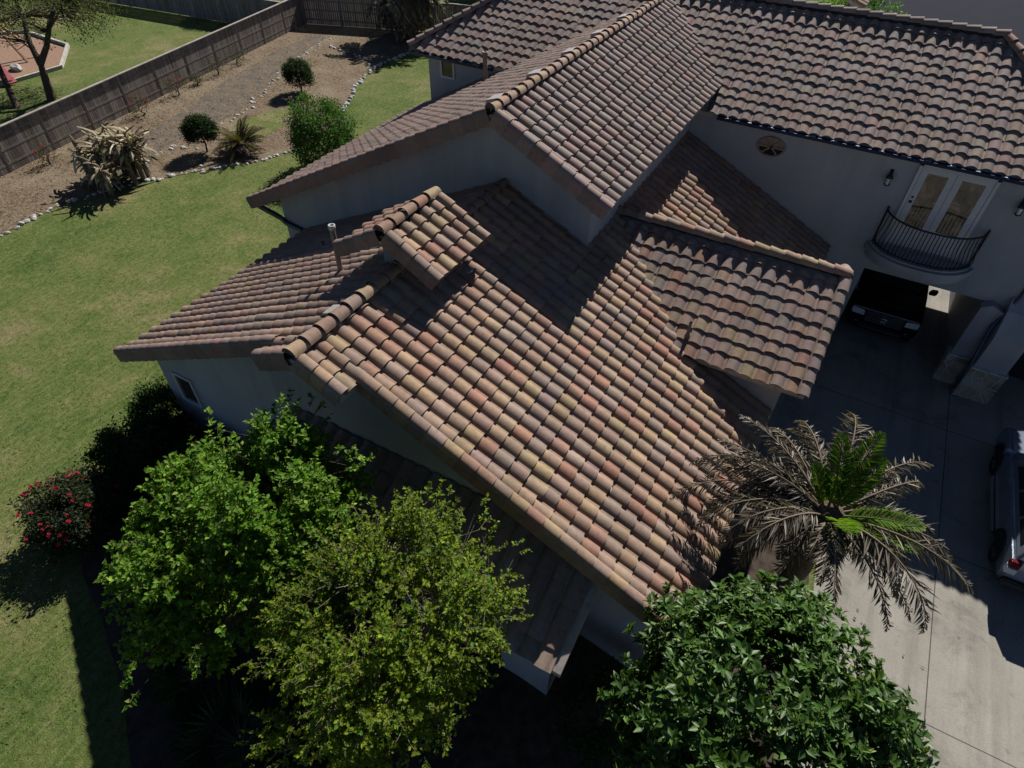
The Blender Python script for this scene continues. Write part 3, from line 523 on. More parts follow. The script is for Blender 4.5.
# pipes and roof vents
def vent_pipe(x, y, z, h, r, cap=True, rimm='pipew'):
    mb = MB(); mb.tube([(x, y, z-.15), (x, y, z+h)], r, 10, cap=False); mb.lathe((x, y, z), [(r*2.2, .0), (r*1.5, .06), (r, .14)], 10); p = build(mb, 'vent_pipe', M['pipe'], HOUSE)
    if cap: mb = MB(); mb.lathe((x, y, z+h), [(r*1.05, -.07), (r*1.35, -.05), (r*1.35, .03), (r*.85, .035), (r*.8, -.06), (0, -.065)], 12); build(mb, 'pipe_collar', M[rimm], p)
vent_pipe(-8.8, 8.4, mz(-8.8), 1.2, .058); vent_pipe(-11.3, 10.35, mz(-11.3), .22, .045, False); vent_pipe(-11.6, 19.3, uz(-11.6), .95, .075, True, 'pipe'); vent_pipe(-1.75, 11.95, dz_(11.95)+.05, .42, .035, False)
for k in range(5):
    x, yv = UX-.42, 12.6+1.95*k; z = uz(x)+.06; mb = MB(); mb.prism([(x-.18, yv, z-.05), (x+.2, yv, z+.14), (x+.22, yv, z+.22), (x-.15, yv, z+.10)], (0, .40, 0)); build(mb, 'roof_vent', M['lead'], HOUSE)
mb = MB(); mb.prism([(XR-.55, 6.35, mz(XR-.55)+.03), (XR-.15, 6.35, mz(XR-.15)+.06), (XR-.15, 6.35, mz(XR-.15)+.16), (XR-.4, 6.35, mz(XR-.4)+.18), (XR-.55, 6.35, mz(XR-.55)+.10)], (0, .3, 0)); build(mb, 'roof_vent', M['lead'], HOUSE)
for (x, y) in ((-6.05, 9.25),):
    mb = MB(); mb.prism([(x-.1, y-.09, mz(x)+.05), (x+.09, y-.06, mz(x)+.05), (x+.1, y+.07, mz(x)+.06), (x-.07, y+.08, mz(x)+.06)], (0, 0, .06)); build(mb, 'flashing', M['lead'], HOUSE)
# chunk: plants (inserted below)
# ------------------------------------------------------------------ plants
def fast(name, vs, tris, cols, m, parent=None, off=None):
    off = np.array(off if off is not None else (wloc(parent) if parent else (0, 0, 0)), dtype=np.float32)
    me = D.meshes.new(name); vs = np.asarray(vs, np.float32)-off; tris = np.asarray(tris, np.int32); n = len(tris)
    me.vertices.add(len(vs)); me.vertices.foreach_set('co', vs.ravel())
    me.loops.add(n*3); me.loops.foreach_set('vertex_index', tris.ravel()); me.polygons.add(n)
    me.polygons.foreach_set('loop_start', np.arange(0, n*3, 3, dtype=np.int32))
    at = me.attributes.new('tint', 'FLOAT_COLOR', 'POINT'); c4 = np.ones((len(vs), 4), np.float32); c4[:, :3] = cols; at.data.foreach_set('color', c4.ravel())
    me.update(calc_edges=True); me.validate(); return link(name, me, m, parent)
def unit(a): return a/np.maximum(np.linalg.norm(a, axis=1, keepdims=True), 1e-6)
def leaves(P, DIR, NRM, L, W, cols, fold=.25):
    """one folded diamond per leaf"""
    DIR = unit(DIR); SD = unit(np.cross(DIR, NRM)); N2 = np.cross(SD, DIR); n = len(P); L = L[:, None]; W = W[:, None]
    a = P; b = P+DIR*L*.5+SD*W*.5+N2*W*fold; c = P+DIR*L-N2*L*.08; d = P+DIR*L*.5-SD*W*.5+N2*W*fold
    v = np.stack([a, b, c, d], 1).reshape(-1, 3); i = np.arange(n)*4
    t = np.concatenate([np.stack([i, i+1, i+2], 1), np.stack([i, i+2, i+3], 1)]); return v, t, np.repeat(cols, 4, 0)
def palette(pal, n, var=.18):
    c = np.array([p[0] for p in pal]); w = np.array([p[1] for p in pal], float); c = c[rng.choice(len(c), n, p=w/w.sum())]
    return c*(1+rng.normal(0, var, (n, 1))).clip(.45, 1.7)
def blob(n, c, r, shell=.5, gap=.12, fs=1.0, low=-1.0):
    """cluster centres in an ellipsoid, pushed outward, with noise-cut gaps and an uneven outline"""
    out = []; c = np.array(c); r = np.array(r); seed = Vector(rng.uniform(-50, 50, 3))
    while len(out) < n:
        u = rng.normal(size=3); u /= np.linalg.norm(u)
        if u[2] < low: continue
        q = shell+(1-shell)*rng.random()**.6; lump = 1+.24*mnoise.noise(Vector(u*2.1)+seed)+.10*mnoise.noise(Vector(u*5.0)+seed)
        p = c+u*r*q*lump
        if mnoise.noise(Vector(p*fs)+seed) < -gap-.1: continue
        out.append(p)
    return np.array(out)
def limbs(mb, base, top, cl, nl=7, r0=.12, rl=.05, rt=.012, tt=(1, 1, 1)):
    base, top = np.array(base, float), np.array(top, float)
    mid = base+(top-base)*.5+rng.normal(0, .06, 3); mb.tube([base, mid, top], [r0*1.25, r0, r0*.8], 9, tt)
    idx = rng.choice(len(cl), min(nl, len(cl)), replace=False); nodes = []
    for k in idx:
        e = top+(cl[k]-top)*.78; m = top+(e-top)*.5+rng.normal(0, .10, 3)+np.array([0, 0, .1]); pts = [top-(top-base)*.04, (top+m)/2+rng.normal(0, .03, 3), m, (m+e)/2+rng.normal(0, .05, 3), e]
        mb.tube(pts, [rl, rl*.85, rl*.65, rl*.5, rl*.3], 6, tt); nodes += pts[1:]
    nodes = np.array(nodes)
    for p in cl:
        q = nodes[np.argmin(np.linalg.norm(nodes-p, axis=1)+.25*np.maximum(0, nodes[:, 2]-p[2]))]
        m = (p+q)/2+rng.normal(0, .06, 3); mb.tube([q, m, p], [rt, rt*.75, rt*.4], 3, tt, cap=False)
def foliage(cl, per, spread, L, pal, cc, up=.8, W=.5, out=.6, var=.18, vs=.25):
    n = len(cl)*per; C = np.repeat(cl, per, 0); P = C+rng.normal(0, spread, (n, 3))*np.array([1, 1, .8])
    O = unit(P-np.array(cc)); DIR = O*out+rng.normal(0, .75, (n, 3))+np.array([0, 0, -.1]); NR = rng.normal(0, .7, (n, 3))+O*.4+np.array([0, 0, up])
    LL = L*(1+rng.normal(0, vs, n)).clip(.4, 1.6); clt = np.repeat(1+rng.normal(0, .12, (len(cl), 1)), per, 0)
    return leaves(P, DIR, NR, LL, LL*W, palette(pal, n, var)*clt)
def whorls(cl, cc, per, L, W, pal):
    n = len(cl)*per; ax = unit(cl-np.array(cc)+np.array([0, 0, .9])+rng.normal(0, .35, (len(cl), 3))); A = np.repeat(ax, per, 0); P0 = np.repeat(cl, per, 0)
    rnd = unit(np.cross(A, rng.normal(size=(n, 3)))); DIR = rnd+A*rng.uniform(-.1, 1.1, (n, 1))+rng.normal(0, .15, (n, 3)); P = P0-A*rng.uniform(0, .10, (n, 1))
    LL = L*rng.uniform(.6, 1.25, n); return leaves(P, DIR, A+rng.normal(0, .38, (n, 3)), LL, LL*W*rng.uniform(.8, 1.25, n), palette(pal, n, .2), .18)
def sprays(mb, cl, axis, per, Ls, L, W, pal, var=.18, droop=.1, tt=(1, 1, 1)):
    """leafy shoots: leaves set round a short twig, larger at its middle"""
    ax = unit(axis); n = len(cl); LEN = Ls*rng.uniform(.55, 1.35, n)
    for k in range(n): mb.tube([cl[k]-ax[k]*LEN[k], cl[k]-ax[k]*LEN[k]*.4+rng.normal(0, .015, 3), cl[k]], [.007, .005, .003], 3, tt, cap=False)
    A = np.repeat(ax, per, 0); t = rng.random(n*per); P = np.repeat(cl, per, 0)-A*(t*np.repeat(LEN, per))[:, None]+rng.normal(0, .012, (n*per, 3))
    S_ = unit(np.cross(A, rng.normal(size=(n*per, 3)))); DIR = S_*rng.uniform(.5, 1.0, (n*per, 1))+A*rng.uniform(.25, .9, (n*per, 1))+np.array([0, 0, -droop])+rng.normal(0, .15, (n*per, 3))
    NR = np.array([0, 0, 1.0])+A*.5+rng.normal(0, .35, (n*per, 3)); LL = L*rng.uniform(.45, 1.3, n*per); shade = np.repeat(1+rng.normal(0, .13, (n, 1)), per, 0)
    return leaves(P, DIR, NR, LL, LL*W*rng.uniform(.8, 1.2, n*per), palette(pal, n*per, var)*shade, .2)
def clumps(n, c, r, nsub, rs, low=-.5, gap=.1):
    """shoot tips on the upper sides of many small sub-crowns, so that the crown has light clumps and dark gaps"""
    sub = blob(nsub, c, r, .55, gap, .9, low); rad_ = rs*rng.uniform(.6, 1.35, nsub); P, A = [], []
    w = rad_**2/np.sum(rad_**2)
    for k in range(nsub):
        m = max(3, int(n*w[k])); u = unit(rng.normal(size=(m, 3))+np.array([0, 0, .55])); q = rng.uniform(.55, 1.12, (m, 1)); P.append(sub[k]+u*rad_[k]*q*np.array([1, 1, .85])); A.append(u+unit(sub[k][None]-np.array(c))*.5+rng.normal(0, .25, (m, 3))+np.array([0, 0, .25]))
    return np.concatenate(P), np.concatenate(A), sub
def clump_tree(name, base, top, c, r, n, nsub, rs, per, Ls, L, W, pal, label, bark, low=-.5, gap=.1, nl=14, r0=.09, stems=3, leafm='leaf', cat='tree', whorl=False, stray=40, rt=.012):
    root = empty(name, base, label, cat); P, A, sub = clumps(n, c, r, nsub, rs, low, gap); mb = MB()
    if stray:
        s = blob(stray, c, np.array(r)*1.22, .9, .3, 1, .0); P = np.concatenate([P, s]); A = np.concatenate([A, s-np.array(c)+rng.normal(0, .4, s.shape)]); sub = np.concatenate([sub, s-unit(s-np.array(c))*.3])
    for k in range(stems):
        a = 2*math.pi*k/stems+.4; d = np.array([math.cos(a), math.sin(a), 0]) if stems > 1 else np.zeros(3)
        limbs(mb, np.array(base)+d*r0*1.1, np.array(top)+d*np.array(r)*.28, sub[k::stems], max(4, nl//stems), r0*(.65 if stems > 1 else 1.2), r0*.45, rt)
    lv = whorls(P, np.array(c)-np.array([0, 0, .8]), per, L, W, pal) if whorl else sprays(mb, P, A, per, Ls, L, W, pal)
    build(mb, 'trunk', M[bark], root, fixn=False); fast('crown', *lv, M[leafm], root); return root
def cat3(parts):
    v = []; t = []; c = []; o = 0
    for a, b, d in parts: v.append(a); t.append(b+o); c.append(d); o += len(a)
    return np.concatenate(v), np.concatenate(t), np.concatenate(c)
def tree(name, base, top, center, r, ncl, per, spread, L, pal, label, cat='tree', leafm='leaf', barkm='bark', shell=.45, gap=.1, fs=1.0, nl=8, r0=.1, W=.5, low=-.75, shoots=0, group=None, rt=.01, up=.8, crown='crown', stems=1):
    root = empty(name, base, label, cat, group); cl = blob(ncl, center, r, shell, gap, fs, low)
    if shoots:
        s = blob(shoots, center, np.array(r)*1.2, .93, .3, fs, .0); cl = np.concatenate([cl, s])
    mb = MB()
    if stems == 1: limbs(mb, base, top, cl, nl, r0, r0*.5, rt)
    else:
        for k in range(stems):
            a = 2*math.pi*k/stems+.4; sub = cl[k::stems]; b0 = np.array(base)+np.array([math.cos(a)*r0*1.1, math.sin(a)*r0*1.1, 0])
            limbs(mb, b0, np.array(top)+np.array([math.cos(a), math.sin(a), 0])*np.array(r)*.28, sub, max(3, nl//stems), r0*.6, r0*.4, rt)
    build(mb, 'trunk', M[barkm], root, fixn=False)
    v, t, c = foliage(cl, per, spread, L, pal, center, up, W); fast(crown, v, t, c, M[leafm], root); return root
G_BRIGHT = [((.125, .245, .022), 5), ((.165, .285, .035), 3), ((.085, .185, .018), 3), ((.24, .32, .05), 1.3)]
G_OLIVE = [((.165, .225, .014), 5), ((.205, .255, .020), 3), ((.115, .185, .014), 3), ((.18, .18, .04), .6), ((.07, .18, .018), 1.6)]
G_DARK = [((.028, .062, .014), 5), ((.040, .080, .018), 3), ((.020, .045, .012), 3)]
G_MAG = [((.055, .115, .018), 5), ((.075, .145, .022), 3), ((.04, .085, .016), 3), ((.13, .19, .025), .5)]
G_GREY = [((.075, .085, .05), 4), ((.055, .07, .035), 3), ((.11, .10, .06), 1)]
clump_tree('leafy_tree', (-7.0, 3.2, 0), (-6.6, 3.1, 2.0), (-6.38, 3.0, 4.25), (1.42, 2.05, 1.6), 3700, 140, .40, 18, .26, .084, .60, G_BRIGHT, 'bright green leafy small tree left of the thinner yellow-green one', 'bark', low=-.75, gap=.25, stray=110)
clump_tree('twiggy_tree', (-3.6, 2.7, 0), (-3.45, 2.8, 1.9), (-3.42, 2.85, 4.2), (1.45, 1.98, 1.55), 3400, 140, .38, 15, .26, .068, .6, G_OLIVE, 'thin yellow-green tree with pale twigs showing, between the bright green tree and the broad-leaved tree', 'twig', low=-.75, gap=.1, stems=4, nl=18, stray=90, rt=.010)
# broad-leaved evergreen: whorls of long glossy leaves
clump_tree('magnolia_tree', (1.75, 4.2, DRV), (1.75, 4.3, 1.5), (1.86, 4.3, 3.32), (2.02, 1.98, 1.88), 4000, 135, .46, 12, .2, .152, .42, G_MAG, 'dark glossy broad-leaved evergreen tree beside the concrete drive, below the half-dead palm', 'bark', gap=.7, stems=1, r0=.14, leafm='waxy', whorl=True, stray=0, low=-.55)
# shrubs near the house
def shrub(name, base, r, h, ncl, per, L, pal, label, leafm='leaf', cat='shrub', spread=.09, gap=.12, group=None, W=.5, stem=.0, shell=.5):
    b = Vector(base); c = (b.x, b.y, b.z+stem+h*.5)
    return tree(name, base, (b.x, b.y, b.z+stem+h*.2), c, (r, r, h*.5), ncl, per, spread, L, pal, label, cat, leafm, 'bark', shell, gap, 1.6, 5, .04, W, -.6 if stem else -.85, group=group, rt=.008)
rose = shrub('rose_bush', (-12.75, 2.5, 0), 1.0, 1.55, 420, 30, .078, [((.040, .055, .028), 4), ((.055, .07, .034), 3), ((.028, .042, .02), 3)], 'large rose bush dotted with crimson blossoms on the lawn by the front house corner')
fl = blob(44, (-12.75, 2.5, .85), (1.0, 1.0, .78), .97, .35, 1.6, .05); bl = None
for k, p in enumerate(fl):
    if bl is None:
        mb = MB(); petals = []
        for ring, (rr, nn_, zz) in enumerate(((.07, 7, 0), (.05, 6, .02), (.028, 4, .035))):
            for q in range(nn_):
                a = 2*math.pi*q/nn_+ring*.4; ca, sa = math.cos(a), math.sin(a)
                mb.add([(0, 0, zz), (rr*.6*ca-rr*.4*sa, rr*.6*sa+rr*.4*ca, zz+.025), (rr*ca, rr*sa, zz+.03), (rr*.6*ca+rr*.4*sa, rr*.6*sa-rr*.4*ca, zz+.025)], [(0, 1, 2, 3)], (.42, .02, .06))
        bl = mk_mesh('blossom', mb.v, mb.f, mb.c); bl.materials.append(M['leaf'])
    o = link('blossom', bl, None, rose, Vector(p)-Vector((-12.75, 2.5, 0))); o.rotation_euler = (random.uniform(-.6, .6), random.uniform(-.6, .6), random.uniform(0, 6)); s = random.uniform(.55, 1.0); o.scale = (s, s, s)
shrub('clipped_shrub', (-13.75, 5.7, 0), .75, 1.35, 260, 32, .07, G_DARK, 'rounded grey-green shrub at the left foot of the front gable wall')
shrub('foundation_shrub', (-13.1, 4.5, 0), 1.1, 1.3, 420, 34, .08, G_DARK, 'dark foundation shrub between the rose bush and the window wall')
shrub('foundation_shrub', (-11.5, 4.8, 0), 1.1, 1.2, 320, 30, .08, G_DARK, 'dark foundation shrub under the small gable window')
shrub('wall_shrub', (-9.15, 5.2, 0), .8, 2.5, 160, 24, .07, G_DARK, 'tall dark shrub against the gable wall behind the bright green tree')
shrub('porch_shrub', (-.3, 4.6, -.05), .9, 1.1, 160, 24, .08, G_DARK, 'dark low shrub in the shade between the porch roof corner and the glossy tree')
def fan_palm(base, n, R, label):
    root = empty('fan_palm', base, label, 'palm plant'); b = np.array(base, float); V_, T_, C_ = [], [], []; mb = MB()
    for k in range(n):
        az = 2.4*k+rng.normal(0, .2); el = rng.uniform(.25, 1.25); d = np.array([math.cos(az)*math.cos(el), math.sin(az)*math.cos(el), math.sin(el)]); hub = b+d*R*.75
        mb.tube([b+np.array([0, 0, .05]), b+d*R*.4+np.array([0, 0, .05]), hub], [.014, .011, .008], 4, cap=False)
        s = unit(np.cross(d, [[0, 0, 1.0]]))[0]; m = 18; ang = np.linspace(-1.9, 1.9, m)
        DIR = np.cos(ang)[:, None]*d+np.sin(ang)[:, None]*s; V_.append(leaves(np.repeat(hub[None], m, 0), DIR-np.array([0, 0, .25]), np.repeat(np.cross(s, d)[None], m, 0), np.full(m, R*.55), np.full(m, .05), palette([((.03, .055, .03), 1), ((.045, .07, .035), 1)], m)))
    build(mb, 'stem', M['twig'], root, fixn=False); v, t, c = cat3(V_); fast('fronds', v, t, c, M['leaf'], root)
fan_palm((-6.0, .9, 0), 26, 1.15, 'shaded low fan palm at the bottom edge under the bright green tree'); fan_palm((-7.6, 1.3, 0), 18, .9, 'shaded smaller fan palm nearest the lawn shadow edge')
fan_palm((-4.4, .6, 0), 18, .95, 'shaded fan palm at the bottom edge under the yellow-green tree')
# palms with long feather fronds
def frond(mb_r, base, az, el, L, droop, llen, dead, nl=46, curl=0.0, lw=1.0):
    b = np.array(base, float); d = np.array([math.cos(az), math.sin(az), 0]); pts = []; p = b.copy(); e = el; n = 12; tw_ = rng.normal(0, curl)
    for k in range(n+1):
        pts.append(p.copy()); dd = d*math.cos(e)+np.array([0, 0, math.sin(e)])+np.array([-d[1], d[0], 0])*tw_*(k/n); p = p+dd/np.linalg.norm(dd)*L/n; e -= droop/n*(.5+1.1*k/n)
    pts = np.array(pts); mb_r.tube(pts, list(np.linspace(.026, .005, n+1)), 5, (.20, .16, .11) if dead else (.12, .17, .03), cap=False)
    t = np.repeat(np.linspace(.14, .99, nl), 2); q = t*n; i0 = np.minimum(q.astype(int), n-1); P = pts[i0]+(pts[i0+1]-pts[i0])*(q-i0)[:, None]; T = unit(pts[i0+1]-pts[i0])
    S_ = unit(np.cross(T, np.array([[0, 0, 1.0]]))); sg = np.where(np.arange(len(t)) % 2, 1.0, -1.0)[:, None]; Nn = np.cross(S_, T)
    ln = llen*(np.sin(math.pi*np.clip(t*.86+.12, 0, 1))**.7)*(1+rng.normal(0, .12 if dead else .05, len(t)))
    fwd = .75 if dead else .62
    DIR = S_*sg*(rng.uniform(.35, .9, (len(t), 1)) if dead else .8)+T*fwd+(np.array([[0, 0, -1.0]])*rng.uniform(0, .75, (len(t), 1)) if dead else Nn*.28)+rng.normal(0, .16 if dead else .05, (len(t), 3))
    pal = [((.20, .172, .142), 4), ((.135, .112, .09), 4), ((.33, .30, .26), 1.6), ((.09, .074, .06), 3)] if dead else [((.085, .185, .014), 4), ((.13, .225, .02), 3), ((.055, .13, .012), 2), ((.20, .20, .05), .7)]
    return leaves(P, DIR, Nn+rng.normal(0, .4 if dead else .1, P.shape), ln, np.full(len(t), (.030 if dead else .034)*lw), palette(pal, len(t), .15), .12)
def feather_palm(name, base, h, specs, label, lean=(0, 0), scale=1.0, lw=1.0):
    root = empty(name, base, label, 'palm tree'); b = np.array(base, float); tp = b+np.array([lean[0], lean[1], h]); mb = MB(); k = 14
    mb.tube([b+(tp-b)*i/k for i in range(k+1)], [(.20+.035*(i % 2)) * scale for i in range(k)]+[.24*scale], 10); build(mb, 'trunk', M['palmbark'], root, fixn=False)
    for az, el, L, droop, llen, dead in specs:
        r = MB(); off = np.array([math.cos(az), math.sin(az), 0])*.12*scale; lv = frond(r, tp+off-np.array([0, 0, .1]), az, el, L, droop, llen, dead, 58 if dead else 46, curl=.25 if dead else .05, lw=lw)
        tri = [f for q in r.f for f in ((q[0], q[1], q[2]), (q[0], q[2], q[3]))]; v, t, c = cat3([(np.array([tuple(x) for x in r.v]), np.array(tri), np.array(r.c)), lv])
        fo = fast('dead_frond' if dead else 'green_frond', v, t, c, M['dry' if dead else 'leaf'], root)
    return root
R_ = rng.uniform; spec = []
for k in range(40):
    az = 2.4*k+R_(-.25, .25); lv = k/40; low_ = math.sin(az) < -.25
    if low_ and k % 3: continue
    spec.append((az, R_(-.05, .75)-.6*(lv < .4), R_(1.5, 2.4), R_(.9, 1.9), R_(.26, .40), True))
for a in (.55, .75, .35, .65, .5, 1.0, .85, .92, 1.08, .62, .7,   .45, .28): spec.append((math.pi*a, R_(.25, .85), R_(2.1, 2.75), R_(1.2, 2.0), R_(.28, .42), True))
for az, L, dr in ((math.pi*1.02, 2.9, 1.5), (math.pi*.94, 2.8, 1.8), (math.pi*1.12, 2.6, 1.9), (math.pi*1.2, 2.3, 2.0), (math.pi*1.07, 2.2, 1.6), (math.pi*1.28, 2.2, 1.7), (-.32, 2.5, 1.7), (-.62, 2.55, 2.1), (.15, 2.2, 1.4)): spec.append((az, R_(.35, .7), L, dr, R_(.38, .48), True))
for k in range(16): spec.append((2.4*k, R_(-.1, .5), R_(.8, 1.5), R_(.9, 2.0), R_(.2, .34), True))
for az, el, L in ((1.35, 1.05, 1.65), (1.8, 1.1, 1.4), (1.05, 1.1, 1.3), (.02, .6, 1.35), (-.28, .5, 1.4), (-1.2, .9, .9), (2.6, 1.1, .9)): spec.append((az, el, L, .55, .34, False))
feather_palm('palm_tree', (2.15, 8.35, DRV), 4.75, spec, 'half-dead feather palm with grey-brown fronds and a few green ones, between roof and drive', (-.15, .15))

# ------------------------------------------------------------------ vehicles
def vehicle(name, loc, rz, paint, label, cat, sc=1.0):
    root = empty(name, loc, label, cat); root.rotation_euler = (0, 0, rz); root.scale = (sc, sc, sc)
    def bl(mb, nm, m, parent=root, bevel=0):
        me = mk_mesh(nm, mb.v, mb.f, mb.c, mb.sm, (0, 0, 0), True)
        if bevel:
            bm = bmesh.new(); bm.from_mesh(me); bmesh.ops.bevel(bm, geom=[e for e in bm.edges if len(e.link_faces) == 2 and e.calc_face_angle(0) > .3], offset=bevel, segments=3, affect='EDGES', clamp_overlap=True); bm.to_mesh(me); bm.free()
            me.polygons.foreach_set('use_smooth', [True]*len(me.polygons)); me.set_sharp_from_angle(angle=.6)
        return link(nm, me, M[m], parent)
    HW = 1.0
    prof = [(2.50, .34), (2.58, .62), (2.52, .98), (2.35, 1.10), (1.25, 1.20), (-2.50, 1.22), (-2.60, .85), (-2.55, .40)]
    mb = MB(); mb.prism([(-HW, y, z) for y, z in prof], (2*HW, 0, 0)); body = bl(mb, 'body', paint, root, .07)
    mb = MB(); mb.prism([(-.62, 2.2, 1.10), (-.62, 1.3, 1.20), (.62, 1.3, 1.20), (.62, 2.2, 1.10)], (0, 0, .045)); bl(mb, 'hood', paint, root, .03)
    yb0, yb1, yt0, yt1, zb, zt, xb, xt = 1.28, -2.48, .55, -2.28, 1.16, 1.90, .95, .76
    A = [(-xb, yb0, zb), (xb, yb0, zb), (xb, yb1, zb), (-xb, yb1, zb)]; T = [(-xt, yt0, zt), (xt, yt0, zt), (xt, yt1, zt), (-xt, yt1, zt)]
    mb = MB(); mb.add(A+T, [(0, 3, 2, 1), (4, 5, 6, 7), (0, 1, 5, 4), (1, 2, 6, 5), (2, 3, 7, 6), (3, 0, 4, 7)]); cab = bl(mb, 'cabin', paint, root, .06)
    def face(i, j, u0, u1, v0, v1, nm='window', out=.006):
        a, b, c, d = [Vector(p) for p in (A[i], A[j], T[j], T[i])]; n = (b-a).cross(d-a).normalized()
        n = n if n.dot((a+b+c+d)/4-Vector((0, -.6, 1.4))) > 0 else -n
        P = lambda u, v: (a.lerp(b, u)).lerp(d.lerp(c, u), v)+n*out
        q = [P(u0, v0), P(u1, v0), P(u1, v1), P(u0, v1)]; mb = MB(); mb.prism(q, n*.004-n*.012); bl(mb, nm, 'carglass')
    face(0, 1, .07, .93, .12, .88, 'windshield'); face(2, 3, .08, .92, .2, .85, 'rear_window')
    for (i, j) in ((1, 2), (0, 3)):
        for u0, u1 in ((.16, .40), (.43, .66), (.69, .92)): face(i, j, u0, u1, .22, .86)
    for s in (-1, 1):
        for y in (1.60, -1.62):
            wp = Vector((s*.86, y, .40)); mb = MB(); mb.lathe((s*.80, y, .40), [(.26, -.10*s), (.37, -.13*s), (.41, -.07*s), (.41, .10*s), (.37, .17*s), (.27, .185*s), (.25, .15*s)], 28, 'x')
            we = bl(mb, 'wheel', 'tyre'); mb = MB(); mb.lathe((s*.80, y, .40), [(.27, .16*s), (.24, .13*s), (.10, .15*s), (.06, .185*s), (0, .19*s)], 20, 'x')
            for k in range(6): a = k*math.pi/3; mb.beam((s*.975, y+.05*math.cos(a), .4+.05*math.sin(a)), (s*.965, y+.25*math.cos(a), .4+.25*math.sin(a)), .06, .02, (1, 0, 0))
            bl(mb, 'rim', 'rim', we)
            mb = MB(); pts = [(.50*math.cos(a), .50*math.sin(a)) for a in np.linspace(0, math.pi, 16)]
            mb.tube([(s*1.0, y+p, .40+q) for p, q in pts], .035, 6); mb.prism([(s*.96, y+p*.96, .40+q*.96) for p, q in pts], (s*.045, 0, 0)); bl(mb, 'wheel_arch', 'trim')
        mb = MB(); mb.prism([(s*.98, .95, 1.20), (s*1.2, .93, 1.20), (s*1.22, .93, 1.38), (s*1.02, .95, 1.36)], (0, .16, 0)); mr = bl(mb, 'mirror', paint, root, .03)
        mb = MB(); mb.prism([(s*1.04, .944, 1.23), (s*1.18, .926, 1.23), (s*1.19, .926, 1.35), (s*1.05, .944, 1.34)], (0, -.004, 0)); bl(mb, 'mirror_glass', 'chrome', mr)
        for y in (.25, -.85): mb = MB(); mb.box((s*1.0, y, 1.05), (s*1.03, y-.2, 1.09)); bl(mb, 'door_handle', 'chrome')
        mb = MB(); mb.prism([(s*.58, 2.575, .80), (s*.95, 2.545, .80), (s*.97, 2.50, .98), (s*.60, 2.54, .96)], (0, .035, 0)); bl(mb, 'headlight', 'lamp_clear', root, .012)
        mb = MB(); mb.lathe((s*.72, 2.60, .50), [(0, .012), (.055, .01), (.07, 0)], 12, 'y'); bl(mb, 'fog_lamp', 'lamp_clear')
        mb = MB(); mb.box((s*.80, -2.60, .98), (s*1.015, -2.44, 1.18)); tl = bl(mb, 'tail_light', 'lamp_red', root, .02); mb = MB(); mb.box((s*.80, -2.63, .80), (s*1.016, -2.46, .975)); bl(mb, 'reversing_lens', 'lamp_clear', tl)
        mb = MB(); mb.tube([(s*.68, .3, 1.92), (s*.68, .25, 1.97), (s*.68, -2.0, 1.97), (s*.68, -2.1, 1.92)], .02, 6); bl(mb, 'roof_rail', 'trim')
        mb = MB(); mb.box((s*1.0, 1.05, .36), (s*1.10, -1.1, .40)); bl(mb, 'side_step', 'chrome')
    mb = MB(); mb.prism([(-.52, 2.585, .64), (.52, 2.585, .64), (.56, 2.55, .96), (-.56, 2.55, .96)], (0, .02, 0)); gr = bl(mb, 'grille', 'trim')
    for k, (z, y) in enumerate(((.66, 2.603), (.76, 2.595), (.86, 2.585), (.95, 2.577))): mb = MB(); mb.box((-.53, y, z), (.53, y+.015, z+.028)); bl(mb, 'grille_bar', 'chrome', gr)
    mb = MB(); mb.tube([(.11*math.cos(a), 2.622, .80+.065*math.sin(a)) for a in np.linspace(0, 2*math.pi, 20)], .010, 6); mb.tube([(.05*math.cos(a), 2.625, .815+.045*math.sin(a)) for a in np.linspace(0, 2*math.pi, 14)], .008, 6); bl(mb, 'emblem', 'chrome', gr)
    mb = MB(); mb.box((-.9, 2.55, .34), (.9, 2.66, .56)); bp = bl(mb, 'front_bumper', paint, root, .04); mb = MB(); mb.box((-.6, 2.661, .44), (.6, 2.668, .47)); bl(mb, 'bumper_strip', 'chrome', bp)
    mb = MB(); mb.box((-.95, -2.55, .40), (.95, -2.70, .62)); bl(mb, 'rear_bumper', 'trim', root, .04)
    return root
vehicle('parked_suv', (3.12, 23.85, DRV), math.pi, 'paint_black', 'black sport utility vehicle parked nose out under the drive-through arch', 'car', 1.1)
vehicle('parked_suv', (7.72, 14.95, DRV), 0, 'paint_navy', 'dark blue-grey vehicle at the right edge, rear corner with red and clear tail lamp showing', 'car')

